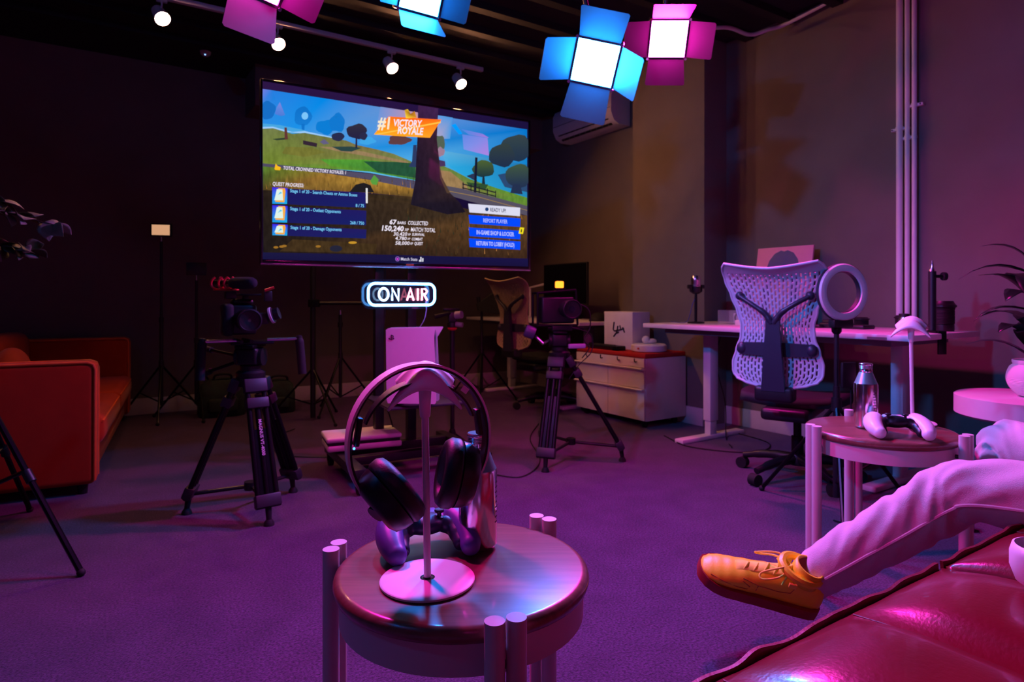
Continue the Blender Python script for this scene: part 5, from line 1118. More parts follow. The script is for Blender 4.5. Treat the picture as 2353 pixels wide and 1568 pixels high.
desk('far white standing desk in the back corner', 3.18, 3.93, 3.90, 5.75, .745, (4.22, 5.45), 3.24, 3.86)

# monitor on the far desk
mo = thing('computer_monitor', 'black computer monitor on the far desk under the air conditioner', 'monitor', R(3.60, 4.62, .745), 33.1)
MB().box(-.012, .012, -.325, .325, .13, .515, .004).build('panel', M_black, mo); MB().box(-.0135, -.012, -.316, .316, .145, .506).build('screen', mat('dark_glass', (10, 10, 13), .12), mo)
MB().box(.012, .04, -.03, .03, .02, .34, .005).build('neck', M_dark, mo); MB().box(-.07, .11, -.11, .11, .0, .012, .004).build('foot', M_dark, mo)
MB().tube([(.02, .34, .33), (.02, .60, .30), (.02, .60, .0)], .012, 8).build('side_arm', M_whitem, mo)
kb = thing('black_cap_case', 'black soft gadget case lying on the far desk', 'case', R(3.52, 4.06, .745), 70)
MB().loft([[(x, .075*w*math.cos(a*PI/8), h_*max(0, math.sin(a*PI/8))) for a in range(16)] for x, w, h_ in ((-.13, .2, .012), (-.11, .7, .04), (-.04, 1, .075), (.05, .9, .065), (.12, .5, .03), (.16, .2, .012))]).build('body', M_rubber, kb, angle=60)
MB().box(-.05, .04, -.079, -.06, .004, .02, .003).build('tag', M_paper, kb)
bx = tag(MB().box(-.09, .09, -.05, .05, 0, .035, .003).build('white_carton', M_paper), 'small white carton on the far desk beside the wall column', 'carton'); bx.location = R(3.78, 3.99, .745); bx.rotation_euler = (0, 0, ROOM)

# ---------------------------------------------------------------- drawer cabinet
cb = thing('drawer_cabinet', 'white drawer cabinet with a red cushion top', 'cabinet', R(3.25, 3.25, 0), 33.1)
M_cab = mat('cabinet_enamel', (226, 216, 206), .4, var=.02)
CW, CL = .425, .77
MB().box(.012, CW, 0, CL, .055, .505, .003).build('body', M_cab, cb)
MB().box(-.002, CW, -.002, CL+.002, .506, .54, .012, 3).build('cushion', mat('red_cushion_fabric', (176, 22, 26), .85, bump=.3, bscale=400), cb)
for z0, z1, nm in ((.44, .503, 'drawer'), (.29, .425, 'drawer'), (.06, .275, 'drawer')):
    d_ = MB().box(-.006, .012, .003, CL-.003, z0, z1, .002).build(nm, M_cab, cb)
    if z0 < .43: MB().prism([(-.006, 0), (-.03, .002), (-.034, .010), (-.030, .013), (-.006, .014)], -CL/2+.003, CL/2-.003, M=T(0, CL/2, z1-.002) @ RX(90)).build('handle', mat('handle_lip', (236, 224, 210), .35), d_)
MB().box(-.0068, -.0058, CL/2-.001, CL/2+.001, .06, .43).build('panel_joint', M_grey, cb)
for y in (.10, .28, .47, .64):
    MB().tube(catmull([(-.007, y, .502), (-.009, y-.002, .485), (-.014, y-.012, .477), (-.014, y-.03, .480)], 4), .004, 8).build('cable_hook', M_black, cb)
for x in (.06, CW-.06):
    for y in (.06, CL-.06): MB().cyl((x, y-.01, .025), (x, y+.01, .025), .025, n=14).build('caster', M_rubber, cb)
cbx = thing('logo_box', 'white product box with a black brush emblem, leaning on the cabinet', 'box', R(3.50, 3.70, .541), 33.1+4)
MB().box(-.10, .10, -.15, .15, 0, .29, .003).build('carton', M_paper, cbx)
em = MB(); EM = T(-.1008, 0, .15) @ RZ(-90) @ RX(90)
for a in ([(-.04, .06), (-.05, .0), (-.035, -.012)], [(.0, .03), (-.012, -.02), (-.045, -.055)], [(-.035, -.012), (.02, .0), (.065, .01)], [(.02, .035), (.035, -.005)], [(.05, .02), (.07, -.02)], [(-.02, -.03), (.01, -.018)]):
    em.tube([EM @ Vector((x, z, 0)) for x, z in a], .006, 6)
em.build('emblem', M_ink, cbx)
MB().box(.05, .062, -.1512, -.150, .085, .10).build('red_sticker', mat('red_sticker', (170, 30, 30), .5), cbx)
rd = thing('round_white_device', 'round white flat device on the near end of the red cushion', 'device', R(3.44, 3.40, .541), 33.1)
MB().lathe([(.0, 0), (.12, 0), (.13, .006), (.13, .046), (.12, .055), (.0, .058)], 48).build('body', M_white, rd)
MB().ell((-.02, .01, .085), .03, 16, 10).build('ball', M_white, rd); MB().ell((.02, -.01, .075), (.045, .03, .02), 16, 10).build('cover', M_white, rd)
MB().box(-.1308, -.128, -.03, -.012, .02, .034).build('red_mark', mat('red_sticker', (170, 30, 30), .5), rd)
lp = thing('black_laptop', 'black laptop screen standing at the back of the cabinet', 'laptop', R(3.55, 3.97, .541), 33.1)
MB().box(-.10, .10, -.004, .09, 0, .016, .004).build('base', M_black, lp); MB().box(-.17, .14, -.012, -.002, .0, .165, .004).build('lid', M_black, lp)
gm = thing('black_rod_gear', 'pile of black camera rods on the red cushion', 'camera gear', R(3.31, 3.74, .541), 33.1)
MB().tube([(-.03, -.14, .022), (-.02, .16, .024)], .02, 12).build('rod', M_black, gm); MB().tube([(.03, -.16, .018), (.04, .12, .018)], .016, 12).build('rod', M_black, gm)
MB().box(-.06, .03, -.20, -.14, 0, .035, .008).build('clamp', M_blackm, gm); MB().ell((-.055, .13, .012), .011, 12, 8).build('tip', M_chrome, gm)

# ---------------------------------------------------------------- mesh office chairs
def mesh_chair(label, loc, rz, c_back, dy=-.43):
    t = thing('office_chair', label, 'office chair', loc, rz, 'perforated-back office chairs')
    ZB, HB = .50, .60
    hw = [(0, .085), (.03, .135), (.08, .178), (.15, .198), (.22, .200), (.32, .184), (.43, .163), (.52, .160), (.63, .176), (.75, .200), (.87, .222), (.94, .226), (.98, .218), (1.0, .200)]
    nu, nv = 72, 120
    def fn(a, b_):
        w = interp(hw, b_); x = (a*2-1)*w
        z = ZB+HB*b_ - (.028*(1-abs(2*a-1)**1.5)*(max(0, (b_-.86)/.14))) + .03*(abs(2*a-1)**2)*(max(0, (.12-b_)/.12))
        y = dy + .045*math.sin((b_-.15)*PI*1.15) - .10*b_ + .42*x*x - .05*max(0, (b_-.88)/.12)**2
        return (x, y, z)
    def skip(i, j):
        if i < 4 or i > nu-5 or j < 7 or j > nv-9: return False
        if abs(i-nu/2) < .0: return False
        s = i % 3
        if s == 0 or i % 3 == 2 and False: return False
        if i % 3 == 2: return False
        c_ = i//3
        ph = (j+(3 if c_ % 2 else 0)) % 6
        return ph < 4
    bk_ = MB().grid(fn, nu, nv, skip=skip).build('backrest', c_back, t, angle=80); mod_solid(bk_, .005, 0)
    # rim
    edge = [fn(0, j/40) for j in range(41)]+[fn(i/20, 1) for i in range(1, 21)]+[fn(1, 1-j/40) for j in range(1, 41)]+[fn(1-i/12, 0) for i in range(1, 12)]
    MB().tube(edge, .006, 8, closed=True).build('rim', c_back, t)
    M_sp = mat('chair_graphite', (44, 44, 58), .4, var=.05)
    def on(a, b_, off): p = fn(a, b_); return Vector((p[0], p[1]-off, p[2]))
    sp = [on(.5, .02, .03), on(.5, .2, .045), on(.5, .42, .055), on(.5, .56, .05)]
    rg = []
    for k, p in enumerate(catmull(sp, 8)):
        w = lerp(.052, .030, min(1, k/20)); d_ = .014
        rg.append([(p.x-w, p.y-d_, p.z), (p.x+w, p.y-d_, p.z), (p.x+w, p.y+d_, p.z), (p.x-w, p.y+d_, p.z)])
    MB().loft(rg).build('spine', M_sp, t)
    for s_ in (-1, 1):
        A_ = [on(.5+s_*.02, .54, .05), on(.5+s_*.10, .615, .05), on(.5+s_*.24, .68, .045), on(.5+s_*.38, .745, .022)]
        MB().tube(catmull(A_, 6), [.020]*4+[.017]*5+[.014]*5+[.0135]*5, 12, sx=.8).build('back_arm', M_sp, t); MB().ell(on(.5+s_*.385, .75, .015), (.02, .016, .02), 14, 10).build('arm_pivot', M_sp, t)
    rg = []
    for k in range(21):
        a = lerp(.06, .94, k/20); p = on(a, .335, .012); h_ = .026+.006*math.cos((a-.5)*PI)
        rg.append([(p.x, p.y-.010, p.z-h_), (p.x, p.y-.010, p.z+h_), (p.x, p.y+.004, p.z+h_), (p.x, p.y+.004, p.z-h_)])
    MB().loft(rg).build('lumbar_bar', M_sp, t)
    for s_ in (-1, 1): MB().ell(on(.5+s_*.42, .335, .012), (.026, .02, .03), 14, 10).build('lumbar_knob', M_sp, t)
    p = on(.5, .02, .01); MB().box(-.085, .085, p.y-.03, p.y+.06, p.z-.05, p.z+.02, .015, 3).build('tilt_bracket', M_black, t)
    se = MB()
    def sf(a, b_):
        x = (a*2-1)*.245*(1-.12*abs(2*b_-1)**3); y = lerp(-.24, .24, b_); z = .445+.02*(2*a-1)**2-.05*max(0, (b_-.75)/.25)**2
        return (x, y, z)
    se.grid(sf, 14, 14); mod_solid(se.build('seat', mat('seat_mesh', (26, 26, 30), .8, bump=.3, bscale=500), t, angle=80), .045)
    MB().box(-.11, .11, -.30, .14, .34, .40, .02, 3).build('mechanism', M_black, t)
    MB().tube([(0, 0, .10), (0, 0, .22), (0, 0, .221), (0, 0, .35)], [.03, .03, .02, .02], 16).build('gas_column', M_blackm, t)
    MB().lathe([(.0, .075), (.045, .075), (.05, .10), (.04, .13), (.0, .13)], 20).build('hub', M_black, t)
    for k in range(5):
        a = 2*PI*k/5+.45; dx, dy_ = math.cos(a), math.sin(a)
        MB().tube(catmull([(dx*.03, dy_*.03, .105), (dx*.16, dy_*.16, .10), (dx*.29, dy_*.29, .072)], 5), [.026]*4+[.022]*4+[.017]*3, 10).build('base_leg', M_black, t)
        MB().cyl((dx*.30-dy_*.022, dy_*.30+dx*.022, .03), (dx*.30+dy_*.022, dy_*.30-dx*.022, .03), .030, n=18).build('caster', M_rubber, t)
    return t
M_cb = mat('chair_back_grey', (196, 200, 206), .45, var=.03); M_cb2 = mat('chair_back_sand', (172, 150, 118), .5, var=.04)
mesh_chair('pale grey perforated-back office chair at the long white desk', (1.486, 3.285, 0), -36.4, M_cb)
mesh_chair('sand coloured perforated-back office chair in front of the far desk', (.33, 5.39, 0), -48, M_cb2)

# ---------------------------------------------------------------- things on the long desk
DZ = .77
mc = thing('desk_microphone', 'black desktop microphone on a round foot at the far end of the long desk', 'microphone', R(3.33, 2.86, DZ), 20)
MB().lathe([(.0, 0), (.055, 0), (.056, .006), (.05, .011), (.0, .013)], 32).build('foot', M_black, mc); MB().cyl((0, 0, .012), (0, 0, .22), .0095, n=14).build('stem', M_blackm, mc)
MB().tube([(-.045, 0, .245), (-.045, 0, .215), (-.02, 0, .202), (.02, 0, .202), (.045, 0, .215), (.045, 0, .245)], .006, 8).build('yoke', M_black, mc)
MB().cyl((-.06, 0, .245), (-.04, 0, .245), .014, n=14).build('knob', M_black, mc); MB().cyl((.04, 0, .245), (.06, 0, .245), .014, n=14).build('knob', M_black, mc)
MB().lathe([(.0, .205), (.025, .207), (.03, .215), (.031, .245)], 28).build('body', M_black, mc); MB().lathe([(.031, .246), (.032, .25), (.030, .262), (.032, .266), (.030, .280), (.032, .284), (.031, .30), (.024, .318), (.0, .324)], 28).build('grille', M_silver, mc)
MB().tube(catmull([(-.01, .0, .16), (-.03, .0, .12), (-.04, .01, .06), (-.045, .05, .006), (-.06, .2, .005)], 6), .0025, 6).build('cable', mat('blue_cable', (50, 60, 140), .5), mc)
M_clear = bpy.data.materials.new('clear_acrylic'); M_clear.use_nodes = True; b = M_clear.node_tree.nodes['Principled BSDF']; b.inputs['Base Color'].default_value = (.9, .9, .95, 1); b.inputs['Roughness'].default_value = .05; b.inputs['Alpha'].default_value = .12
ab = thing('acrylic_case', 'clear acrylic case with a smart watch on the long desk', 'display case', R(3.50, 2.68, DZ), 33.1)
cs_ = MB(); cs_.box(-.06, .06, -.09, .09, .0, .004); cs_.box(-.06, .06, -.09, .09, .086, .09); cs_.box(-.06, -.056, -.09, .09, .004, .086); cs_.box(.056, .06, -.09, .09, .004, .086); cs_.build('case', M_clear, ab)
MB().box(-.03, .03, -.085, -.01, .004, .07, .004).build('inner_card', M_paper, ab); MB().tube([(-.033, -.05+.024*math.cos(a*PI/8), .04+.028*math.sin(a*PI/8)) for a in range(16)], .006, 8, closed=True).build('watch', M_black, ab)
wb = tag(MB().box(-.07, .07, -.15, .15, 0, .032, .003).build('flat_white_box', M_paper), 'flat white box on the long desk in front of the pink poster', 'box'); wb.location = R(3.40, 2.40, DZ); wb.rotation_euler = (0, 0, ROOM)
po = thing('portrait_poster', 'pink poster of a dark blue bob haircut leaning against the wall', 'poster', R(3.82, 2.545, DZ), 33.1)
PM = T(-.06, 0, 0) @ RY(10)
MB(M=PM).box(-.008, .008, -.205, .205, 0, .52, .002).build('board', mat('pink_print', (238, 142, 170), .6, var=.03), po)
hair = [(-.115, .30), (-.125, .36), (-.105, .43), (-.07, .475), (-.025, .495), (0, .488), (.025, .495), (.07, .475), (.105, .43), (.125, .36), (.13, .10), (.08, .08), (.075, .28), (-.075, .28), (-.08, .08), (-.13, .10)]
PL = PM @ T(-.0086, 0, 0) @ RZ(90) @ RX(90)
MB().prism(hair, -.0004, .0004, M=PL).build('printed_hair', mat('print_navy', (26, 24, 120), .45), po); MB().prism([(-.075, .30), (.075, .30), (.07, .12), (0, .08), (-.07, .12)], -.0004, .0002, M=PL).build('printed_face', mat('print_skin', (214, 150, 150), .6), po)
MB().prism([(-.112, .355), (-.05, .375), (.05, .375), (.112, .355), (.112, .372), (.05, .392), (-.05, .392), (-.112, .372)], -.0006, .0009, M=PL).build('printed_shine', mat('print_shine', (120, 100, 160), .5), po)
def lens(label, loc, r, h, cap=True, rz=0):
    t = thing('camera_lens', label, 'camera lens', loc, rz, 'lenses on the long desk')
    MB().lathe([(.0, 0), (r*.86, 0), (r*.9, h*.06), (r*.9, h*.22), (r*.84, h*.24)], 32).build('mount', M_black, t)
    pr = []
    for k in range(9): pr += [(r*.96, h*(.25+.05*k)), (r*.90, h*(.275+.05*k))]
    MB().lathe([(r*.85, h*.24)]+pr+[(r*.93, h*.72), (r, h*.76)], 32).build('focus_ring', M_rubber, t)
    MB().lathe([(r*.93, h*.76), (r*1.1, h*.80), (r*1.1, h*.86), (r*.95, h*.90), (r*.80, h), (.0, h)], 32).build('hood', M_black, t)
    return t
lens('large black camera lens standing at the right end of the long desk', R(3.62, 1.50, DZ), .05, .155)
lens('short black camera lens beside the silver jar on the long desk', R(3.66, 1.72, DZ), .036, .075)
lens('stubby black lens lying under the wall pipes on the long desk', R(3.64, 1.93, DZ), .04, .06)
jr = thing('silver_jar', 'small silver jar with a black lid under the wall pipes', 'jar', R(3.50, 1.635, DZ))
MB().lathe([(.0, 0), (.026, 0), (.028, .004), (.028, .055), (.022, .066), (.022, .072)], 28).build('body', M_silver, jr); MB().lathe([(.025, .072), (.025, .088), (.0, .09)], 28).build('lid', M_black, jr)
gr = thing('camera_gear_pile', 'low pile of black camera batteries and chargers on the long desk', 'camera gear', R(3.48, 1.98, DZ), 33.1)
for (x, y, w, l, h_) in ((0, 0, .05, .08, .03), (.07, .06, .04, .05, .045), (-.06, .1, .03, .05, .02), (.02, -.12, .06, .05, .022), (-.03, .2, .025, .03, .024)): MB().box(x-w, x+w, y-l, y+l, 0, h_, .008, 3).build('battery', M_black, gr)
ms = thing('computer_mouse', 'black computer mouse behind the ring light on the long desk', 'mouse', R(3.42, 2.15, DZ), 33)
MB().ell((0, 0, .012), (.055, .03, .022), 20, 12).build('body', M_black, ms); MB().box(-.05, -.01, -.001, .001, .030, .0342).build('wheel', M_grey, ms)
cl = thing('clamp_pole', 'black pole with a silver spigot clamped to the desk edge', 'pole', R(3.40, 1.46, DZ))
MB().tube([(0, 0, .0), (0, 0, .30)], .017, 18).build('tube', M_black, cl); MB().lathe([(.014, .30), (.007, .318), (.007, .335), (.0045, .338), (.0045, .352), (.0, .354)], 16).build('spigot', M_silver, cl)
MB().cyl((.0, -.01, .275), (.038, -.02, .275), .008, n=10).build('knob_stem', M_blackm, cl); MB().lathe([(.0, 0), (.02, 0), (.02, .016), (.0, .018)], 12, M=T(.036, -.02, .275) @ RY(90)).build('knob', M_black, cl)
MB().box(-.02, .02, -.055, .012, .0, .012, .003).build('clamp_jaw', M_blackm, cl); MB().box(-.02, .02, -.075, -.064, -.10, .012, .003).build('clamp_back', M_blackm, cl)

# ---------------------------------------------------------------- stands
def stand_tripod(t, h_hub, r, a0, zf=0.0, rl=.008, low=.12):
    for k in range(3):
        a = math.radians(a0+120*k); f = Vector((r*math.cos(a), r*math.sin(a), .012))
        MB().tube([(0, 0, h_hub), f], rl, 8).build('leg', M_blackm, t); MB().ell(f, .014, 10, 8).build('foot_tip', M_rubber, t)
        MB().tube([(0, 0, low), Vector((0, 0, h_hub)).lerp(f, .55)], rl*.7, 6).build('brace', M_blackm, t)
    MB().cyl((0, 0, h_hub-.03), (0, 0, h_hub+.03), rl*2.4, n=12).build('hub', M_black, t)
def panel_stand(label, x, y, z, W, Hh, diff, rz, r):
    t = thing('small_panel_light', label, 'light stand', (x, y, 0), rz, 'small panel lights on stands')
    stand_tripod(t, .42, r, 40); MB().tube([(0, 0, .10), (0, 0, z*.55), (0, 0, z*.551), (0, 0, z-.02)], [.014, .014, .010, .010], 10).build('pole', M_black, t)
    MB().cyl((0, 0, z*.55-.02), (0, 0, z*.55+.02), .018, n=12).build('lock_collar', M_black, t)
    MB().cyl((0, 0, z-.04), (0, 0, z+.02), .006, n=10).build('spigot', M_chrome, t)
    p = MB().box(-W/2, W/2, -.015, .02, z+.02, z+.02+Hh, .004).build('panel', M_black, t); MB().box(-W/2+.012, W/2-.012, -.0175, -.015, z+.03, z+.01+Hh, .001).build('diffuser', diff, p)
panel_stand('thin light stand with a pale square panel, beside the orange sofa', -2.74, 4.93, 1.40, .15, .10, emit('pale_diffuser', (1.0, .52, .28), .55), 15, .33)
panel_stand('shorter light stand with a dark panel, next to the pale panel stand', -2.50, 5.0, 1.10, .145, .10, mat('dark_diffuser', (30, 28, 30), .4), 25, .32)
s1 = thing('backdrop_stand', 'tall black stand behind the television, with a crossbar', 'light stand', (-1.53, 4.85, 0), 0)
stand_tripod(s1, .40, .34, 75); MB().tube([(0, 0, .02), (0, 0, 1.5), (0, 0, 1.501), (0, 0, 2.1)], [.02, .02, .014, .014], 12).build('pole', M_black, s1)
MB().tube([(0, -.0, .90), (.70, .18, .90)], .014, 10).build('crossbar', M_black, s1); MB().box(-.03, .05, -.03, .03, .87, .93, .006).build('clamp', M_blackm, s1)
s2 = thing('short_light_stand', 'short black light stand behind the neon sign crossbar', 'light stand', (-1.42, 5.22, 0), 0)
stand_tripod(s2, .46, .32, 15); MB().tube([(0, 0, .12), (0, 0, .80)], .014, 10).build('pole', M_black, s2); MB().cyl((0, 0, .80), (0, 0, .84), .008, n=10).build('spigot', M_chrome, s2); MB().cyl((0, 0, .70), (0, 0, .74), .022, n=12).build('lock_collar', M_black, s2)
s3 = thing('softbox_light', 'black folded softbox on a stand beside the sand chair', 'softbox', (-.27, 5.62, 0), 10)
stand_tripod(s3, .46, .36, 20); MB().tube([(0, 0, .10), (0, 0, .82)], .012, 10).build('pole', M_black, s3); MB().cyl((0, 0, .82), (0, 0, .87), .007, n=8).build('spigot', M_chrome, s3)
MB().loft([[(x0-.02, y, z) for (y, z) in ((-s_, -s_), (s_, -s_), (s_, s_), (-s_, s_))] for x0, s_ in ((0, .03), (.22, .12))], M=T(-.02, 0, .86) @ RZ(0) @ RY(-12)).build('softbox', M_rubber, s3, angle=20)
MB().tube([(-.02, 0, .86), (-.03, 0, .95)], .018, 10).build('lamp_head', M_black, s3)
lt = thing('large_light_stand', 'black tripod light stand at the left edge with one leg on the purple carpet', 'light stand', (-1.97, 2.26, 0), 0)
stand_tripod(lt, .74, .53, -14, rl=.0105, low=.22)
MB().tube([(0, 0, .20), (0, 0, 1.2), (0, 0, 1.201), (0, 0, 1.75)], [.0175, .0175, .013, .013], 12).build('pole', M_black, lt)
for k in range(3):
    a = math.radians(-14+120*k); f = Vector((.53*math.cos(a), .53*math.sin(a), .012)); m_ = Vector((0, 0, .74)).lerp(f, .55); n_ = Vector((0, 0, .74)).lerp(f, .60)
    MB().tube([m_, n_], .016, 10).build('leg_lock', M_black, lt)

# ---------------------------------------------------------------- ring light
rl_ = thing('ring_light', 'white ring light on a black tripod beside the grey chair', 'ring light', (1.435, 2.79, 0), 14)
stand_tripod(rl_, .47, .36, 113, rl=.009); MB().tube([(0, 0, .06), (0, 0, .55), (0, 0, .551), (0, 0, .80)], [.015, .015, .011, .011], 12).build('pole', M_black, rl_)
RLZ = .965; RMt = T(0, -.03, RLZ) @ RX(90)
MB().lathe([(.088, -.012), (.122, -.012), (.127, -.006), (.127, .010), (.088, .010)], 56, M=RMt, ring=True).build('housing', M_dark, rl_)
MB().lathe([(.090, .010), (.092, .018), (.105, .021), (.120, .018), (.126, .010)], 56, M=RMt, ring=True).build('diffuser', mat('ring_diffuser', (232, 214, 214), .4), rl_)
MB().box(-.05, .05, -.045, -.005, RLZ-.155, RLZ-.118, .006).build('bracket', M_black, rl_); MB().lathe([(.012, .78), (.02, .79), (.022, .81), (.012, .83)], 16).build('ball_head', M_blackm, rl_)
MB().box(-.02, .05, -.06, -.045, .55, .66, .004).build('remote', M_black, rl_); MB().tube(catmull([(.03, -.05, .56), (.05, -.03, .35), (.1, .02, .1), (.16, .05, .01)], 6), .003, 6).build('cable', M_cable, rl_)

# ---------------------------------------------------------------- video tripods and cameras
def video_tripod(label, loc, apex, feet, text, front, text_h=.014):
    t = thing('video_tripod', label, 'tripod', loc, 0, 'heavy video tripods')
    A_ = Vector((0, 0, apex))
    MB().lathe([(.0, apex-.04), (.05, apex-.035), (.062, apex), (.062, apex+.025), (.05, apex+.035), (.0, apex+.036)], 24).build('bowl', M_black, t)
    sp_j = []
    for k, f in enumerate(feet):
        f = Vector((f[0], f[1], 0)); d = Vector((f.x, f.y, 0)).normalized(); a = A_+d*.055+Vector((0, 0, -.01)); g = f+Vector((0, 0, .085))-d*.01
        ax_ = (g-a); L = ax_.length; ax_.normalize(); side = Vector((-d.y, d.x, 0))
        lg_ = None
        up = MB(); w = .034
        fr_ = Matrix(((side.x, ax_.x, 0, 0), (side.y, ax_.y, 0, 0), (side.z, ax_.z, 0, 0), (0, 0, 0, 1)))
        nrm = side.cross(ax_); fr_ = Matrix(((side.x, ax_.x, nrm.x, a.x), (side.y, ax_.y, nrm.y, a.y), (side.z, ax_.z, nrm.z, a.z), (0, 0, 0, 1)))
        for s_ in (-1, 1): up.tube([(s_*w, .03, 0), (s_*w*1.12, L-.01, 0)], .0115, 10, M=fr_)
        up.tube([(0, .10, 0), (0, L-.01, 0)], .0125, 10, M=fr_); up.box(-w-.004, w+.004, L*.4, L*.93, -.004, .004, .0, M=fr_)
        lg_ = up.build('leg', M_blackm, t)
        MB().box(-w-.014, w+.014, -.01, .05, -.02, .02, .006, M=fr_).build('leg_yoke', M_dark, lg_); MB().box(-w-.012, w+.012, .075, .12, -.022, .020, .005, M=fr_).build('leg_clamp', M_dark, lg_)
        MB().box(-w-.018, w+.018, L-.04, L+.012, -.020, .020, .006, M=fr_).build('leg_boot', M_dark, lg_)
        ft = MB(); ft.tube([g, f+Vector((0, 0, .02))], [.014, .011], 10); ft.lathe([(.0, 0), (.022, 0), (.020, .012), (.012, .024), (.0, .026)], 14, M=T(f.x, f.y, 0)); ft.build('foot', M_rubber, lg_)
        MB().cyl(g-side*.05, g+side*.05, .016, n=12).build('spreader_pin', M_black, lg_)
        sp_j.append(g)
        if k == front and text:
            vs, fs, (x0, x1, y0, y1) = text_geo(text, .012); sc_ = text_h/.72
            flip = -1 if nrm.dot(Vector((0, 0, .94))-Vector(loc)-a) < 0 else 1
            tm = MB(); tm.add([((1 if side.x > 0 else -1)*(p.y*sc_-.006), .17+(p.x-x0)*sc_, flip*.0132) for p in vs], fs, M=fr_); tm.build('maker_lettering', mat('white_lettering', (225, 215, 225), .5), lg_)
    cen = sum(sp_j, Vector())/3; cen.z = .105
    MB().cyl(cen+Vector((0, 0, -.015)), cen+Vector((0, 0, .02)), .028, n=14).build('spreader_hub', M_black, t)
    for g in sp_j: MB().tube([cen, g], .009, 8).build('spreader_arm', M_black, t)
    hb = MB(); hb.lathe([(.045, apex+.036), (.045, apex+.055), (.038, apex+.06)], 24); hb.box(-.045, .045, -.05, .05, apex+.06, apex+.135, .012, 3); hb.cyl((-.06, 0, apex+.095), (.06, 0, apex+.095), .04, n=24); hb.build('fluid_head', M_black, t)
    MB().box(-.04, .04, -.075, .075, apex+.135, apex+.15, .004).build('top_plate', M_blackm, t)
    return t
LT = (-1.16, 2.80, 0)
lt1 = video_tripod('black video tripod with lettering on its leg, left of the television', LT, .585, ((-.255, -.055), (.155, -.19), (.10, .255)), 'MAGNUS VT-4000', 1)
MB().tube([(-.05, 0, .68), (-.22, .10, .70)], .008, 10).build('pan_handle', M_blackm, lt1); MB().tube([(-.22, .10, .70), (-.30, .15, .71)], .014, 12).build('handle_grip', M_rubber, lt1)
MB().tube([(-.05, 0, .66), (-.20, .05, .61)], .008, 10).build('lower_handle', M_blackm, lt1); MB().tube([(-.20, .05, .61), (-.27, .08, .58)], .014, 12).build('handle_grip', M_rubber, lt1)
RTp = (.275, 3.66, 0)
rt1 = video_tripod('black video tripod carrying the camera with the red tally light', RTp, .60, ((-.095, -.25), (.36, -.03), (-.06, .30)), None, 0)
MB().tube([(-.05, -.02, .70), (-.10, -.08, .68), (-.15, -.04, .73)], .010, 10).build('joint_arm', M_silver, rt1); MB().lathe([(.0, 0), (.034, 0), (.036, .01), (.036, .05), (.03, .058), (.0, .06)], 20, M=T(-.145, -.05, .735) @ RY(-70)).build('clamp_knob', mat('blue_grey_knob', (70, 66, 100), .5), rt1)

# left camera rig, lens looks to the right of the viewer
cr = thing('video_camera_rig', 'video camera rig with a red shock mounted microphone, on the left tripod', 'video camera', (LT[0], LT[1], .735), 33)
MB().box(-.085, .02, -.035, .09, .045, .175, .010, 3).build('body', M_black, cr); MB().box(-.075, .012, -.01, .07, .175, .20, .012, 3).build('viewfinder_hump', M_black, cr)
MB().box(-.12, -.075, -.055, .05, .04, .18, .016, 3).build('hand_grip', M_rubber, cr)
ln = MB(); pr = [(.043, 0)]
for k in range(7): pr += [(.046, .008+.012*k), (.043, .014+.012*k)]
pr += [(.047, .095), (.049, .10), (.049, .118), (.043, .12), (.040, .112), (.0, .105)]
ln.lathe(pr, 32, M=T(-.03, -.035, .11) @ RX(90)).build('lens', M_black, cr)
MB().lathe([(.0, .1058), (.039, .1062)], 28, M=T(-.03, -.035, .11) @ RX(90)).build('front_glass', mat('lens_glass', (20, 16, 34), .03, coat=1), cr)
MB().box(-.09, .09, -.05, .10, .0, .012, .003).build('rig_plate', M_blackm, cr)
for s_ in (-1, 1):
    MB().tube([(s_*.06, -.045, .02), (s_*.21, -.045, .02)], .0075, 10).build('handle_rod', M_silver, cr); h_ = MB(); h_.tube(catmull([(s_*.20, -.045, .035), (s_*.20, -.045, .02), (s_*.205, -.05, -.05), (s_*.21, -.06, -.14)], 6), [.010]*3+[.014]*4+[.019]*12, 14); h_.build('side_grip', M_rubber, cr)
MB().tube([(-.02, -.13, .02), (-.02, .06, .02)], .0075, 10).build('rail_rod', M_blackm, cr); MB().tube([(-.06, -.13, .02), (-.06, .06, .02)], .0075, 10).build('rail_rod', M_blackm, cr)
MB().lathe([(.0, 0), (.030, 0), (.033, .006), (.033, .02), (.026, .022), (.026, .045), (.0, .047)], 28, M=T(.062, -.075, .125) @ RY(70) @ RX(25)).build('focus_knob', M_black, cr); MB().lathe([(.034, .006), (.036, .008), (.036, .016), (.034, .018)], 28, ring=True, M=T(.062, -.075, .125) @ RY(70) @ RX(25)).build('focus_scale', M_white, cr)
MB().box(.01, .06, -.09, -.05, .09, .14, .006).build('focus_motor', M_black, cr)
MB().box(-.05, .035, -.06, .06, .215, .223, .003).build('top_handle', M_blackm, cr); MB().box(-.03, -.01, -.01, .03, .20, .216, .002).build('handle_post', M_black, cr); MB().box(.045, .08, -.06, -.045, .19, .235, .004).build('side_arm', M_black, cr)
MB().tube([(.048, -.06, .238), (.085, -.07, .252)], .006, 8).build('red_lever', mat('red_lever', (230, 20, 50), .35), cr)
MB().box(-.105, -.06, -.02, .03, .20, .235, .006).build('receiver', M_black, cr)
mk = MB(); M_red = mat('red_mount', (220, 18, 44), .4)
for y in (.025, .055, .095): mk.tube([(-.075+.028*math.cos(a*PI/8+2.2), y+.012*math.sin(a*PI/6), .272+.030*math.sin(a*PI/8+2.2)) for a in range(14)], .0048, 8)
mk.box(-.09, -.05, .0, .11, .238, .244, .002)
MT = T(-.075, .02, .272) @ RZ(38) @ T(.075, -.02, -.272)
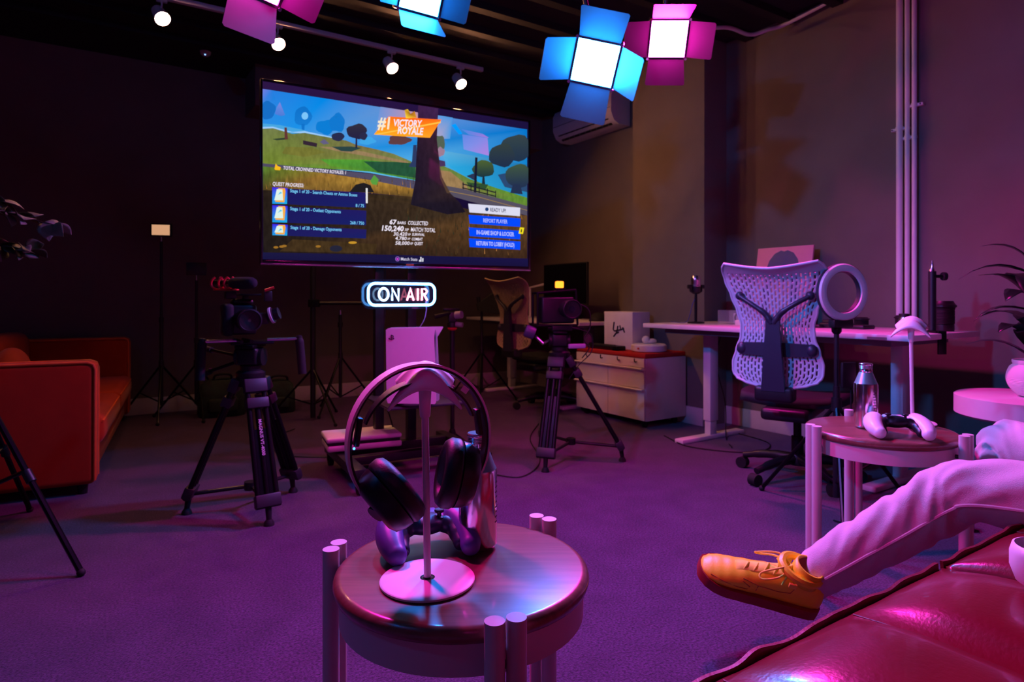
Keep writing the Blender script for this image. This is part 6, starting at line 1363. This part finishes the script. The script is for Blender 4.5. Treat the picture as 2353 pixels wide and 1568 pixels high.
mk2 = MB(M=MT); mk2.v = [MT @ p for p in mk.v]; mk2.f = mk.f; mk2.build('shock_mount', M_red, cr)
MB().tube([MT @ Vector(p) for p in ((-.075, .12, .274), (-.075, .02, .272))], .010, 10).build('microphone_tube', M_blackm, cr)
MB().loft([[MT @ Vector((-.075+r_*math.cos(a*PI/10), y, .270+r_*math.sin(a*PI/10))) for a in range(20)] for y, r_ in ((.03, .012), (.02, .021), (-.01, .026), (-.06, .027), (-.09, .025), (-.105, .018), (-.11, .006))]).build('foam_windshield', mat('foam', (34, 28, 40), .95, bump=.5, bscale=500), cr, angle=60)

# right camera
rc = thing('caged_video_camera', 'caged video camera with a glowing red tally light, on the right tripod', 'video camera', (RTp[0], RTp[1], .752), 14)
MB().box(-.115, .085, -.03, .07, .040, .195, .014, 3).build('body', M_black, rc)
cg = MB()
for (p, q) in (((-.14, -.03, .03), (-.14, -.03, .215)), ((-.14, -.03, .215), (.09, -.03, .235)), ((.09, -.03, .235), (.10, -.03, .03)), ((.10, -.03, .03), (-.14, -.03, .03)), ((-.14, .07, .03), (-.14, .07, .215)), ((-.14, .07, .215), (.09, .07, .235)), ((-.14, -.03, .215), (-.14, .07, .215)), ((-.14, -.03, .03), (-.14, .07, .03))): cg.tube([p, q], .007, 8)
cg.build('cage', M_blackm, rc)
MB().lathe([(.042, 0), (.048, .01), (.046, .03), (.049, .04), (.048, .07), (.053, .085), (.055, .115), (.050, .117), (.046, .105), (.0, .10)], 32, M=T(.03, -.03, .125) @ RX(90)).build('lens', M_black, rc); MB().lathe([(.0, .101), (.045, .102)], 28, M=T(.03, -.03, .125) @ RX(90)).build('front_glass', mat('lens_glass', (20, 16, 34), .03, coat=1), rc)
MB().box(-.022, .022, -.02, .02, .245, .285, .008, 3).build('tally_light', emit('tally_red', (1.0, .16, .012), 4.0), rc); MB().box(-.03, .03, -.03, .03, .236, .246, .002).build('shoe_plate', M_blackm, rc)
MB().box(-.06, .06, -.06, .06, .0, .03, .005).build('base_plate', M_black, rc); MB().tube([(-.08, -.03, .015), (.13, -.05, .012)], .008, 8).build('rod', M_blackm, rc)
MB().box(-.05, .035, -.055, .055, -.0, .005, .0).build('quick_plate', M_blackm, rc)
bt = MB().box(.03, .13, -.085, -.065, -.10, -.075, .003).build('battery_plate', mat('lilac_plate', (170, 160, 190), .4), rc)
MB().tube(catmull([(.09, -.04, .16), (.16, -.05, .12), (.17, -.05, .02), (.13, -.06, -.05), (.16, -.06, -.1), (.12, -.05, -.16)], 8), .0035, 6).build('cable', M_cable, rc)
MB().tube(catmull([(.05, -.06, .02), (.17, -.05, -.02), (.18, -.05, -.12), (.10, -.05, -.2), (.04, -.05, -.28)], 8), .003, 6).build('cable', M_cable, rc)

# monopod with fluid head between the stand and the far chair
mp_ = thing('monopod', 'black monopod with lettering and a pan head, behind the television stand', 'monopod', (-.378, 4.0, 0), 10)
MB().tube([(0, 0, .10), (0, 0, .40), (0, 0, .401), (0, 0, .74)], [.013, .013, .017, .017], 14).build('pole', M_black, mp_)
for k in range(3):
    a = math.radians(30+120*k); MB().tube([(0, 0, .09), (.11*math.cos(a), .11*math.sin(a), .008)], [.009, .007], 8).build('leg', M_black, mp_)
MB().lathe([(.0, .05), (.02, .055), (.022, .09), (.016, .11), (.0, .115)], 16).build('fluid_base', M_black, mp_)
MB().lathe([(.02, .735), (.03, .745), (.03, .752), (.024, .755)], 20).build('red_ring', mat('red_lever', (230, 20, 50), .35), mp_)
MB().lathe([(.0, .755), (.034, .757), (.034, .785), (.026, .79)], 20).build('pan_base', M_black, mp_); MB().box(-.028, .028, -.03, .03, .785, .855, .008, 3).build('tilt_body', M_black, mp_)
MB().cyl((.02, -.025, .83), (.055, -.05, .835), .024, n=18).build('tilt_knob', mat('lilac_knob', (150, 130, 150), .45), mp_); MB().cyl((.02, -.03, .775), (.06, -.05, .77), .016, n=16).build('pan_knob', mat('lilac_knob', (150, 130, 150), .45), mp_)
MB().box(-.06, .045, -.02, .03, .858, .875, .003).build('camera_plate', M_blackm, mp_); MB().tube([(-.01, -.02, .845), (-.06, -.05, .835), (-.115, -.06, .822)], [.008, .012, .015], 12).build('pan_handle', M_rubber, mp_)
vs, fs, (x0, x1, y0, y1) = text_geo('Manfrotto', .012); sc_ = .17/(x1-x0); r_ = .0175
tm = MB(); tm.add([(r_*math.sin((p.y-.35)*sc_/r_*.9), -r_*math.cos((p.y-.35)*sc_/r_*.9), .46-(p.x-x0)*sc_) for p in vs], fs); tm.build('maker_lettering', mat('white_lettering', (225, 215, 225), .5), mp_)

# ---------------------------------------------------------------- orange sofa
os_ = thing('orange_sofa', 'orange velvet sofa against the left side of the room', 'sofa', (-1.985, 3.01, 0), 117.4)
M_or = mat('orange_velvet', (176, 50, 12), .8, var=.15, vscale=5, bump=.15, bscale=300, sheen=.1, spec=.2); M_orp = mat('orange_piping', (226, 92, 30), .6, var=.1)
OL, OD = 2.15, .92      # local x runs along the seat away from the viewer, local +y to the back
def arm(x0, x1):
    a = MB().box(x0, x1, 0, OD, .05, .635, .03, 4).build('arm', M_or, os_)
    for x in (x0+.004, x1-.004): MB().tube([(x, .006, .07), (x, .004, .60), (x, .012, .622), (x, .035, .632), (x, OD-.03, .632)], .007, 8).build('piping', M_orp, a)
arm(0, .13); arm(OL-.13, OL)
MB().box(.13, OL-.13, .03, OD-.05, .05, .20, .012).build('base', M_or, os_)
for k in range(2):
    x0 = .135+k*(OL-.27)/2; x1 = x0+(OL-.27)/2-.008
    cu2 = MB(); cu2.box(x0, x1, -.02, .66, .205, .355, .05, 4); c_ = cu2.build('seat_cushion', M_or, os_)
    MB().tube([(x0+.02, -.012, .325), (x1-.02, -.012, .325)], .006, 8).build('piping', M_orp, c_)
    MB().box(x0, x1, .60, .80, .36, .70, .07, 4, M=T(0, .0, 0)).build('back_cushion', M_or, os_)
MB().box(.13, OL-.13, .78, OD, .05, .66, .03, 3).build('backrest', M_or, os_)
for x in (.06, OL-.06):
    for y in (.06, OD-.06): MB().cyl((x, y, 0), (x, y, .055), .02, .025).build('foot', M_black, os_)
pl = thing('round_cushion', 'orange round cushion lying against the orange sofa arm', 'cushion', (-2.62, 3.30, .36), 117.4)
MB().ell((0, 0, .16), (.20, .09, .16), 24, 14).build('cover', M_or, pl)

# ---------------------------------------------------------------- plants
def leaf(mb, M, L, W, curl=.2, n=6, fold=.15):
    def fn(a, b_):
        w = W*math.sin(PI*min(1, b_*.97+.03))**.75*(1-.25*b_)
        x = (a*2-1)*w; return tuple(M @ Vector((x, L*b_*math.cos(curl*b_), -L*b_*math.sin(curl*b_)*b_+fold*abs(x))))
    mb.grid(fn, 4, n)
M_leafd = mat('dark_rubber_leaf', (24, 34, 28), .3, var=.2, c2=(14, 22, 20)); M_leafg = mat('eucalyptus_leaf', (118, 116, 98), .6, var=.15); M_leafg2 = mat('olive_leaf', (58, 66, 34), .55, var=.2)
pd = thing('round_pedestal_table', 'white round pedestal table with a thick top, beside the person', 'table', (2.15, 2.62, 0))
MB().lathe([(.0, .44), (.245, .44), (.26, .45), (.26, .525), (.252, .53), (.0, .53)], 64).build('thick_top', M_whitem, pd); MB().lathe([(.16, 0), (.16, .02), (.09, .05), (.085, .44)], 40).build('pedestal', M_black, pd)
rp_ = thing('rubber_plant', 'dark leaved rubber plant in a white ribbed pot on the pedestal table', 'plant', (2.165, 2.60, .531))
pr = [(.0, 0), (.05, .0), (.058, .004)]
for k in range(20):
    z = .008+k*.006; r_ = .060+.045*math.sin(PI*(z/.145)**.85*.86); pr += [(r_, z), (r_-.0016, z+.003)]
pr += [(.080, .134), (.084, .142), (.084, .152), (.078, .152), (.076, .13), (.0, .125)]
MB().lathe(pr, 48).build('pot', mat('ribbed_ceramic', (226, 218, 218), .5), rp_, angle=60)
MB().lathe([(.0, .128), (.075, .127)], 24).build('soil', mat('soil', (40, 30, 24), .95, bump=.6, bscale=120), rp_)
MB().tube(catmull([(0, 0, .12), (.01, 0, .25), (0, .01, .40), (.01, 0, .58)], 5), [.009]*5+[.008]*5+[.006]*6, 8).build('stem', mat('plant_stem', (60, 46, 36), .7), rp_)
random.seed(5)
for k in range(15):
    z = .14+.030*k; a = math.radians(k*137.5+150); tilt = random.uniform(15, 60)
    if k in (1, 4, 7, 9, 12): a = math.radians(170+random.uniform(-40, 50))
    lm = MB(); leaf(lm, T(0, 0, z) @ Matrix.Rotation(a-PI/2, 4, 'Z') @ RX(tilt) @ T(0, .02, 0), random.uniform(.18, .25), .06, .5); o = lm.build('leaf', M_leafd, rp_, angle=80); mod_solid(o, .0012)
ep = thing('leafy_plant', 'tall plant with pale round leaves reaching in at the left edge', 'plant', (-2.55, 2.05, 0))
MB().lathe([(.0, 0), (.13, 0), (.17, .30), (.165, .32), (.15, .31), (.0, .29)], 32).build('pot', M_dark, ep); MB().lathe([(.0, .295), (.152, .30)], 24).build('soil', mat('soil', (40, 30, 24), .95, bump=.6, bscale=120), ep)
brs = [[(0, 0, .29), (.08, .08, .8), (.26, .22, 1.16), (.54, .32, 1.27), (.80, .36, 1.22)], [(0, 0, .29), (.1, .1, .75), (.3, .22, 1.0), (.56, .30, 1.13), (.74, .33, 1.12)], [(0, 0, .29), (.0, .1, .9), (.2, .25, 1.25), (.44, .32, 1.36), (.60, .35, 1.31)]]
for bi, bp in enumerate(brs):
    P = catmull(bp, 8); MB().tube(P, [lerp(.009, .002, i/(len(P)-1)) for i in range(len(P))], 8).build('branch', mat('plant_stem', (60, 46, 36), .7), ep)
    for i in range(14, len(P)):
        for s_ in (-1, 1):
            if random.random() < .12: continue
            d = (P[min(i+1, len(P)-1)]-P[i-1]).normalized(); a = math.atan2(d.y, d.x)+s_*random.uniform(.4, 1.2)
            lm = MB(); leaf(lm, T(*P[i]) @ Matrix.Rotation(a-PI/2, 4, 'Z') @ RX(random.uniform(-55, 35)) @ RY(random.uniform(-60, 60)), random.uniform(.06, .09), random.uniform(.028, .042), .3, 5, .1)
            mod_solid(lm.build('leaf', M_leafg if (i > len(P)-5 and bi == 0) or random.random() < .15 else M_leafg2, ep, angle=80), .0008)

# ---------------------------------------------------------------- bags, cables, power strip
M_bag = mat('patterned_bag_fabric', (30, 34, 32), .85, var=.3, vscale=14, c2=(44, 66, 52), bump=.3, bscale=300)
for k, (x, y, w, h_, rz, lb) in enumerate(((-2.32, 5.05, .36, .30, 30, 'dark leaf-patterned bag on the floor behind the left tripod'), (-1.93, 5.22, .26, .27, 24, 'dark patterned backpack against the wall behind the left camera'))):
    g = thing('equipment_bag', lb, 'bag', (x, y, 0), rz, 'bags by the back wall')
    MB().loft([[(w/2*sx_*math.copysign(abs(math.cos(a*PI/12))**.6, math.cos(a*PI/12)), .10*sx_*math.copysign(abs(math.sin(a*PI/12))**.6, math.sin(a*PI/12)), z) for a in range(24)] for z, sx_ in ((0, .92), (.03, 1), (h_*.6, .98), (h_*.85, .85), (h_*.96, .6), (h_, .3))]).build('body', M_bag, g, angle=60)
    MB().tube(catmull([(-.07, -.02, h_*.9), (-.05, -.06, h_*1.1), (.05, -.06, h_*1.1), (.07, -.02, h_*.9)], 6), .009, 8).build('strap', M_rubber, g); MB().box(-w*.3, w*.3, -.125, -.085, .04, h_*.5, .02, 3).build('front_pocket', M_bag, g)
def cable(label, pts, r=.0035, m=None):
    tag(MB().tube(catmull(pts, 8), r, 6).build('floor_cable', m or M_cable), label, 'cable', 'cables on the carpet')
cable('black cable curving on the carpet between the stand and the right tripod', [(-.12, 3.35, .006), (.05, 3.30, .006), (.16, 3.62, .006), (.12, 4.2, .006), (.2, 4.7, .006)])
cable('black cable running over the carpet left of the television stand', [(-1.0, 3.7, .006), (-1.35, 3.75, .006), (-1.6, 4.15, .006), (-1.55, 4.5, .006)])
cable('black cable loop on the floor under the long desk', [R(3.2, 3.02, .006), R(3.1, 2.7, .006), R(3.3, 2.4, .006), R(3.6, 2.5, .006), R(3.7, 2.9, .006)])
cable('black cable hanging from the long desk beside the cabinet', [R(3.72, 2.95, .72), R(3.62, 2.93, .5), R(3.68, 2.9, .2), R(3.5, 2.75, .01), R(3.3, 2.55, .007)])
cable('black cable on the floor by the ring light stand', [(1.35, 2.65, .006), (1.5, 2.5, .006), (1.62, 2.62, .006), (1.8, 2.75, .006)])
pw = thing('power_strip', 'black power strip lying on the carpet near the ring light', 'power strip', (1.72, 2.62, 0), -28)
MB().box(-.16, .16, -.027, .027, 0, .04, .006).build('body', M_black, pw)
for k in range(5): MB().lathe([(.0, .0405), (.016, .0405), (.017, .042), (.019, .0405)], 16, M=T(-.12+.06*k, 0, 0)).build('socket', M_dark, pw)
